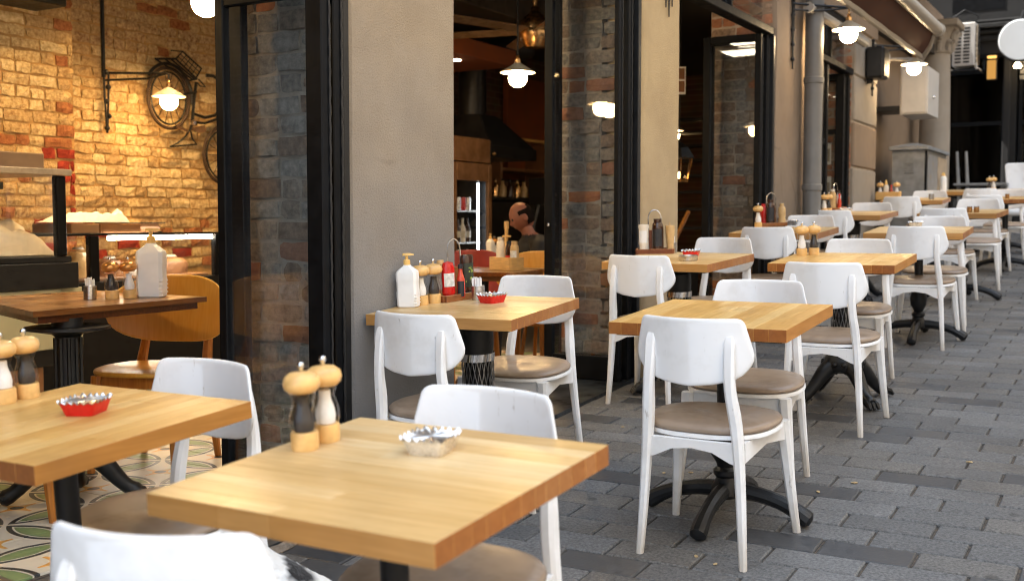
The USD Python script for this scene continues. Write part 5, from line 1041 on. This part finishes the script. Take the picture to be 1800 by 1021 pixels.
tf2 = tag(obj('tiled_floor', box(-5.02, -2.99, 5.0, 8.0, FZ-.0035, ZC2-.008), JOINT, smooth=False), kind='structure')
for i in range(10):
    for j in range(13): obj('tile', bb(-5.0+.2*i+.0008, -4.8+.2*i-.0008, 5.2+.2*j+.0008, 5.4+.2*j-.0008, ZC2-.0075, ZC2-.0005+rng.uniform(-.0006, .0006), .001), TILE, tf2, smooth=False)
t2 = thing('inside_table', 'dark varnished table with condiment box inside the second opening', 'table', (-3.66, 5.97, ZC2), 11)
r2 = sbox(-.34, -.36, .34, .36).buffer(-.06).buffer(.06); tm2 = obj('tabletop', ext(r2.buffer(-.03), .03, at=.70), BROWNW, t2, smooth=False)
for k in range(8):
    m = clip_strip(r2, k, 8, .73, .755); obj('plank', m, TEAK[k % 3], tm2, smooth=False)
obj('column', lathe([(0, 0), (.22, 0), (.2, .03), (.045, .05), (.04, .70), (0, .70)], 20), BLACK, t2)
inside_chair('chair with dark red upholstered back left of the second inside table', (-4.15, 6.48, ZC2), 190, None, ORANGEW, mat('red_vinyl', (.26, .018, .010), .45, .15, 8))
dup(ic, 'yellow veneer chair right of the condiment box inside', 'chair', (-3.60, 6.46, ZC2), 185, GI); dup(ic, 'yellow veneer chair turned away under the second inside table', 'chair', (-3.95, 5.62, ZC2), -40, GI)
def lvl(px_, py_, z):
    u, v = (px_-900)/1938, -(py_-510.5)/1938; d = cp+v*sp; h = v*cp-sp; r = np.array([u*cy-d*sy, u*sy+d*cy, h]); t_ = (z-EYE)/h; return tuple((np.array([0, 0, EYE])+t_*r).tolist())
IB = (-3.50, 6.00, ZC2+.7555)
wbx = thing('wooden_condiment_box', 'light wooden box of squeeze bottles on the second inside table', 'box', IB, -25, None, 0, .85)
obj('floor_board', bb(-.13, .13, -.06, .06, 0, .01, .002), PINE, wbx)
for s in (-1, 1): obj('long_board', bb(-.13, .13, s*.06-.006, s*.06+.006, 0, .095, .002), PINE, wbx); obj('short_board', bb(s*.13-.006, s*.13+.006, -.054, .054, 0, .095, .002), PINE, wbx)
obj('handle_post', bb(-.012, .012, -.01, .01, .01, .34, .003), PINE, wbx); obj('cross_bar', bb(-.05, .05, -.008, .008, .24, .255, .002), PINE, wbx); obj('post_knob', bb(-.02, .02, -.012, .012, .30, .36, .006), PINE, wbx)
def it2(along, dz=.012): a_ = math.radians(-25); return (IB[0]+along*math.cos(a_), IB[1]+along*math.sin(a_), IB[2]+dz)
lathe_bottle('mayonnaise_bottle', 'cream squeeze bottle in the inside wooden box, left of the post', it2(-.062), [(q*1.1, z*1.15) for q, z in P_TALL], MAYO, .175, MAYO, rot=0, tilt=0)
lathe_bottle('sauce_bottle', 'dark sauce bottle in the inside wooden box with red label', it2(.035), P_TALL, BBQ, .152, LABK, (.02, .08), RC, .029, rot=0, tilt=0)
lathe_bottle('mustard_bottle', 'tan squeeze bottle in the inside wooden box, right of the post', it2(.088), P_TALL, MUST, .152, MUST, (.03, .11), LABW, .029, rot=0, tilt=0)
for q, k, lab in ((lvl(893, 472, IB[2]), 1, 'tall shiny salt mill before the inside wooden box'), (lvl(869, 452, IB[2]), 1, 'shiny salt mill behind the others at the left of the inside box'), (lvl(884, 450, IB[2]), 0, 'dark mill at the back of the second inside table')): dup(isal if k else ipep, lab, 'mill', q, 0, 'mills on the second inside table', 0, 1.0)
dup(tin0, 'steel tin of paper sticks on the second inside table', 'tin', lvl(880, 470, IB[2]), 0, GS, 0)
pump_bottle('cream pump bottle at the back of the second inside table', lvl(862, 453, IB[2]), 100, .95, 0)
sh = thing('bar_shelf', 'dark back bar with a row of bottles under the cooker hood', 'shelf'); obj('top', bb(-7.2, -6.5, 10.0, 12.6, 1.58, 1.62, .004), BLACK, sh); obj('body', bb(-7.2, -6.55, 10.0, 12.6, FZ, 1.579, .004), BLACK, sh)
for k in range(7):
    b_ = thing('bar_bottle', 'small amber bottle standing on the dark back bar', 'bottle', (-6.62, 10.75+.17*k, 1.6205), 0, 'bottles on the back bar'); obj('body', lathe([(0, 0), (.045, 0), (.045, .11), (.018, .15), (.018, .19), (0, .19)], 14), (MUST, BBQ, BRASS)[k % 3], b_); obj('cap', lathe([(0, .19), (.02, .19), (.02, .21), (0, .21)], 12), BLACK, b_)
bs = thing('wooden_shelf_unit', 'brown wooden shelf unit half hidden by the second door leaf', 'shelf unit')
for yy in (12.05, 13.4): obj('side', bb(-7.5, -7.1, yy-.03, yy+.03, 1.2, 2.42, .003), MELA, bs)
for zz in (1.62, 1.98, 2.38): obj('board', bb(-7.5, -7.1, 12.08, 13.37, zz, zz+.035, .003), MELA if zz < 2.3 else PINE, bs)
po = thing('till_screen', 'white lit till screen with dark letters beside the second door leaf', 'screen', (-5.10, 9.36, 1.49), 150)
obj('bezel', bb(-.17, .17, -.012, .012, 0, .26, .006), BLACK, po); scr = obj('display', box(-.155, .155, -.016, -.0125, .015, .245), SCREEN, po, smooth=False)
tx = meshkit.text_mesh('SC', .035, .001, True); tx.apply_transform(trimesh.transformations.rotation_matrix(math.pi/2, [1, 0, 0])); obj('lettering', mv(tx, .04, -.0165, .175), BLACK, po, smooth=False); obj('stand', tube([(0, 0, 0), (0, .06, -.2), (0, .06, -.5)], .025, 8), BLACK, po)
for k in range(2): obj('button', box(-.13+.06*k, -.09+.06*k, -.0175, -.0165, .03, .04), DOWNL if False else ORANGEP, po, smooth=False)
# napkins and small things on the back bar shelf
nk = thing('paper_napkin_holder', 'two folded paper napkins on the dark back bar', 'napkins', (-6.56, 10.35, 1.30))
for k in range(2): obj('napkin', trimesh.convex.convex_hull(np.array([(.02, -.05+.17*k, 0), (.02, .05+.17*k, 0), (.02, .0+.17*k, .17), (.05, -.05+.17*k, 0), (.05, .05+.17*k, 0)])), CLOTH, nk)

# ------------------------------------------------------------------ third and fourth openings
whole('yellow_wall', bb(-7.58, -7.4, 15.0, 16.55, FZ, 2.2, .004), YELLOWP, 'lamp yellow painted wall patch behind the glass lantern', 'wall')
sa = thing('staircase', 'dark timber staircase stringer slanting down behind the cream column', 'staircase')
for s in (0, .8): obj('stringer', tube([(-4.6-s, 13.4, 2.65), (-3.6-s, 10.7, 1.25)], .10, 6), DARKW, sa)
for k in range(8): f = k/7; obj('tread', bb(-5.2-f*-.95, -4.4-f*-.95, 13.3-2.6*f-.13, 13.3-2.6*f+.13, 2.60-1.35*f, 2.63-1.35*f, .004), DARKW, sa)
ln = thing('glass_lantern', 'old glazed lantern with black cap glowing amber inside the third opening', 'lantern', (-3.74, 9.55, 1.72))
obj('cap', lathe([(0, .34), (.03, .33), (.09, .28), (.14, .20), (.145, .185), (0, .185)], 6), BLACK, ln, smooth=False); obj('base', lathe([(0, -.03), (.085, -.03), (.09, 0), (0, 0)], 6), BRASS, ln, smooth=False)
for k in range(6):
    a = math.pi/3*k; obj('bar', tube([(.085*math.cos(a), .085*math.sin(a), 0), (.125*math.cos(a), .125*math.sin(a), .185)], .007, 5), BRASS, ln)
obj('pane', lathe([(.08, .002), (.12, .183)], 6), CLEAR, ln, smooth=False); obj('candle', lathe([(0, 0), (.014, 0), (.014, .06), (0, .065)], 10), lamp_mat('lantern_glow', (1, .55, .2), 3.0), ln); obj('hook', tube([(0, 0, .34), (0, 0, .42), (0, 0, 1.87)], .005, 5), BLACK, ln)
pd = thing('wooden_paddle', 'orange wooden paddle leaning inside the third opening', 'paddle', (-3.72, 9.45, 0)); obj('shaft', tube([(.0, -.18, 1.05), (.05, .16, 1.42)], .02, 8), ORANGEW, pd); obj('blade', trimesh.convex.convex_hull(np.array([(-.02, -.28, .86), (-.02, -.15, .82), (.02, -.16, 1.06), (.0, -.2, 1.08), (-.03, -.28, .86), (.01, -.15, .82)])+rng.uniform(-.004, .004, (6, 3))), ORANGEW, pd)
whole('dark_cushion_bench', bb(-4.3, -3.5, 8.95, 9.5, .55, 1.02, .08), DARKW, 'dark padded bench end inside the third opening', 'bench')
pp = thing('paper_notice', 'tilted paper with four dark pictures hanging inside the third opening', 'notice', (-3.62, 9.15, 2.56), 35)
sh_ = obj('sheet', box(-.085, .085, -.002, .002, -.12, .12), PAPER, pp, smooth=False)
for i in range(2):
    for k in range(2): obj('picture', box(-.075+.08*i, -.005+.08*i, -.004, -.0025, -.10+.11*k, -.005+.11*k), MELA, sh_, smooth=False)
sg = thing('exit_sign', 'blue green exit sign with pale arrow behind the fourth opening glass', 'sign', (-3.0, 11.29, 2.31))
obj('panel', box(-.19, .075, -.006, .004, -.095, .095), mat('sign_green', (.03, .10, .12), .4, .1, 8), sg, smooth=False); obj('border', cat_([box(-.195, .08, -.009, .006, .095, .103), box(-.195, .08, -.009, .006, -.103, -.095), box(.075, .082, -.009, .006, -.095, .095)]), mat('sign_border', (.22, .30, .26), .5, .1, 8), sg, smooth=False)
obj('arrow', ext(Polygon([(-.16, -.022), (-.03, -.022), (-.045, -.062), (-.01, -.062), (.055, 0), (-.01, .062), (-.045, .062), (-.03, .022), (-.16, .022)]), .004, 'y', -.011), mat('sign_arrow', (.45, .42, .30), .5, .1, 8), sg, smooth=False)
for k, (x, z, w, h) in enumerate(((-2.86, 2.02, .07, .22), (-2.85, 1.66, .06, .26))):
    nt = thing('wall_notice', ('upper', 'lower')[k]+' pale paper notice on the bricks below the exit sign', 'notice', (x, 11.405, z)); obj('sheet', box(-w/2, w/2, -.003, .0, -h/2, h/2), PAPER, nt, smooth=False); obj('print', box(-w/2+.012, w/2-.012, -.0045, -.0032, -h/2+.03, h/2-.06), BEIGE, nt, smooth=False)
# lit ceiling panels far inside, mirrored in the door glass
for k, (x, yy) in enumerate(((-4.25, 4.1), (-4.75, 4.75), (-3.95, 4.75))):
    cpn = thing('ceiling_light_panel', 'lit rectangular ceiling panel mirrored in the far door glass', 'ceiling light', (x, yy, 3.36), 0, 'lit ceiling panels inside the restaurant'); obj('frame', bb(-.27, .27, -.15, .15, .0, .05, .006), BEIGE, cpn); obj('hanger', cyl((0, 0, .05), (0, 0, .26), .006, n=6), BLACK, cpn); obj('diffuser', box(-.25, .25, -.13, .13, -.006, -.001), PANELL, cpn, smooth=False)

# ------------------------------------------------------------------ person and dog
import manifold3d as m3
def limb_body(chains, edge=.03, it=12):
    """One continuous body: every bone is the hull of the spheres at its two joints."""
    tot = None
    for ch in chains:
        for (p, r), (q, s_) in zip(ch, ch[1:]):
            b_ = m3.Manifold.batch_hull([m3.Manifold.sphere(r, 20).translate(tuple(map(float, p))), m3.Manifold.sphere(s_, 20).translate(tuple(map(float, q)))])
            tot = b_ if tot is None else tot+b_
    g = tot.refine_to_length(edge).to_mesh(); m = trimesh.Trimesh(g.vert_properties[:, :3], g.tri_verts); trimesh.smoothing.filter_taubin(m, iterations=it); return m
SKIN = mat('skin', (.27, .10, .06), .5, .08, 26); SHIRT = mat('black_shirt', (.012, .011, .011), .8, .3, 20, bump=.3, bscale=40); HAIR = mat('dark_hair', (.012, .008, .006), .95, .4, 120, spec=.05, bump=.6, bscale=200)
pe = thing('person', 'balding person in black shirt seated behind the second inside table, head bowed', 'person', (-3.88, 7.15, ZC2), 132, None, 0, .92)
V3 = lambda *a: np.array(a, float)
hips, chest, neck = V3(0, 0, .52), V3(0, .05, .90), V3(0, .08, 1.02)
ch = [[(hips, .15), (V3(0, .02, .70), .15), (chest, .155), (neck, .055), (V3(0, .12, 1.10), .052)]]
for s in (-1, 1):
    ch += [[(V3(s*.09, .05, .97), .075), (V3(s*.20, .05, .95), .065), (V3(s*.25, .14, .70), .045), (V3(s*.16, .38, .735), .034), (V3(s*.12, .44, .745), .028)], [(V3(s*.09, 0, .50), .095), (V3(s*.12, .40, .50), .07), (V3(s*.12, .40, .09), .045), (V3(s*.13, .52, .05), .038)]]
    for f in range(4): ch.append([(V3(s*.12, .44, .745), .026), (V3(s*(.098+.016*f), .50, .742), .009), (V3(s*(.096+.016*f), .535-.006*abs(f-1), .735), .008)])
    ch.append([(V3(s*.11, .45, .745), .018), (V3(s*.075, .485, .742), .009), (V3(s*.075, .51, .738), .008)])
bodym = limb_body(ch)
fc = bodym.triangles_center; skin_f = ((fc[:, 1] > .40) & (fc[:, 2] > .69)) | (fc[:, 2] > 1.045)
obj('body', bodym, SKIN, pe, smooth=True); shirt = trimesh.Trimesh(bodym.vertices+bodym.vertex_normals*.007, bodym.faces, process=False); obj('shirt_and_trousers', shirt.submesh([np.where(~skin_f)[0]], append=True), SHIRT, pe, smooth=True)
hm = trimesh.creation.icosphere(4, 1.0); v = hm.vertices.copy(); V = v*[.076, .098, .118]
V[:, 0] *= 1-.22*np.clip(-v[:, 2], 0, 1)**1.5; front = np.clip(v[:, 1], 0, 1)
V[:, 1] += .020*np.exp(-((v[:, 0]/.16)**2))*np.exp(-(((v[:, 2]+.20)/.16)**2))*(v[:, 1] > 0)            # nose
V[:, 1] -= .010*front*(np.exp(-(((abs(v[:, 0])-.36)/.16)**2))*np.exp(-(((v[:, 2]-.05)/.13)**2)))         # eye sockets
V[:, 1] += .006*np.exp(-((v[:, 0]/.3)**2))*np.exp(-(((v[:, 2]+.55)/.07)**2))*(v[:, 1] > 0)               # lips
V[:, 1] += .010*np.exp(-((v[:, 0]/.4)**2))*np.exp(-(((v[:, 2]+.9)/.14)**2))*(v[:, 1] > 0)                # chin
hm.vertices = V
tilt_h = trimesh.transformations.rotation_matrix(-.42, [1, 0, 0]); hm.apply_transform(tilt_h); hm.apply_translation([0, .155, 1.19])
head = obj('head', hm, SKIN, pe, smooth=True)
for s in (-1, 1):
    e = trimesh.creation.icosphere(2, 1); e.vertices *= [.010, .022, .032]; e.apply_transform(tilt_h); e.apply_translation([s*.077, .145, 1.185]); obj('ear', e, SKIN, head, smooth=True)
    e = trimesh.creation.icosphere(2, .011); e.apply_translation([s*.028, .083, .008]); e.apply_transform(tilt_h); e.apply_translation([0, .155, 1.19]); obj('eye', e, LABK, head, smooth=True)
hr = trimesh.creation.icosphere(4, 1.0); v = hr.vertices; keep = ((v[:, 1] < -.08) | ((v[:, 2] > .16) & (v[:, 1] < .34))) & (v[:, 2] > -.6) & (v[:, 2] < .50+.2*(v[:, 1] < -.5))
hr.vertices = v*[.081, .103, .122]; hr.update_faces(keep[hr.faces].all(1)); hr.apply_transform(tilt_h); hr.apply_translation([0, .155, 1.19]); obj('hair', hr, HAIR, head, smooth=True)
st = thing('wooden_stool', 'plain wooden stool under the seated person', 'stool', (-3.88, 7.15, ZC2), 0, None, 0, .92); obj('seat', lathe([(0, .33), (.18, .33), (.18, .365), (0, .37)], 20), ORANGEW, st)
for k in range(4): a = math.pi/4+math.pi/2*k; obj('leg', tube([(.12*math.cos(a), .12*math.sin(a), .33), (.17*math.cos(a), .17*math.sin(a), 0)], .016, 7), ORANGEW, st)

FUR = usdkit.material(stage, '/World/Looks/patched_fur', {'a': ('attribute', dict(attribute='patch')), 'g': ('geometry', {}), 'n': ('noise_texture', dict(scale=120, detail=4)), 'mx': ('mix_color', dict(a=(.80, .78, .74), b=(.02, .018, .017))),
    'b': ('bump', dict(strength=.6, distance=.006)), 'p': ('principled_bsdf', dict(roughness=.9, specular_ior_level=.15, sheen_weight=.3))}, [('a.fac', 'mx.fac'), ('mx.result', 'p.base_color'), ('g.position', 'n.vector'), ('n.fac', 'b.height'), ('b.normal', 'p.normal')], surface='p.BSDF')
dz0 = G(2.12)
dg = thing('dog', 'white dog with black patches sitting between the front chair and the pavement edge', 'dog', (-1.935, 2.19, dz0), 148, None, 0)
ch = [[(V3(0, -.10, .11), .10), (V3(0, .02, .20), .092), (V3(0, .10, .275), .072), (V3(0, .13, .33), .058)], [(V3(0, .13, .33), .058), (V3(0, .16, .385), .060), (V3(0, .22, .365), .036), (V3(0, .265, .350), .026)]]
for s in (-1, 1):
    ch += [[(V3(s*.045, .09, .24), .045), (V3(s*.05, .10, .13), .028), (V3(s*.05, .095, .05), .021), (V3(s*.05, .12, .02), .022)], [(V3(s*.06, -.10, .12), .065), (V3(s*.085, .0, .12), .045), (V3(s*.085, -.06, .045), .028), (V3(s*.085, .04, .022), .024)], [(V3(s*.045, .15, .42), .018), (V3(s*.07, .14, .40), .016), (V3(s*.078, .155, .345), .012)]]
ch.append([(V3(0, -.17, .07), .03), (V3(.05, -.25, .03), .02), (V3(.12, -.27, .025), .014)])
dm = limb_body(ch, .016, 8); dm.vertices += dm.vertex_normals*((meshkit.fbm(dm.vertices*55, 3, 5)-.5)*.010)[:, None]
c = dm.vertices; pt = np.zeros(len(c))
for q, r in ((V3(-.035, -.005, .275), .052), (V3(.03, .09, .33), .03), (V3(-.075, .03, .20), .018), (V3(.085, .15, .37), .03), (V3(0, .275, .355), .02), (V3(.09, -.06, .12), .04)):
    pt = np.maximum(pt, np.clip((r-np.linalg.norm(c-q, axis=1)+(meshkit.noise(c*60, 2)-.5)*.03)/.012, 0, 1))
o = UsdGeom.Mesh(obj('body', dm, FUR, dg, smooth=True)); UsdGeom.PrimvarsAPI(o).CreatePrimvar('patch', Sdf.ValueTypeNames.FloatArray, 'vertex').Set([float(q) for q in pt])
for s in (-1, 1): obj('eye', mv(trimesh.creation.icosphere(1, .009), s*.03, .205, .392), LABK, dg, smooth=True)
obj('nose', mv(trimesh.creation.icosphere(1, .014), 0, .288, .355), LABK, dg, smooth=True)

# ------------------------------------------------------------------ houses across the street (they shade it and mirror in the glass)
ob = thing('ochre_house', 'ochre plastered house across the street, mirrored in the door glass', 'building')
obj('wall', box(4.2, 10, -9, 21.0, -1.5, 9.5), OCHRE, ob, smooth=False)
for k in range(8):
    for j in range(3):
        y0, zz = -7.6+3.4*k, .9+3.0*j
        w = obj('window', box(4.17, 4.199, y0, y0+1.2, zz, zz+1.9), WHITE, ob, smooth=False); obj('pane', box(4.160, 4.169, y0+.08, y0+1.12, zz+.08, zz+1.82), SLATE, w, smooth=False)
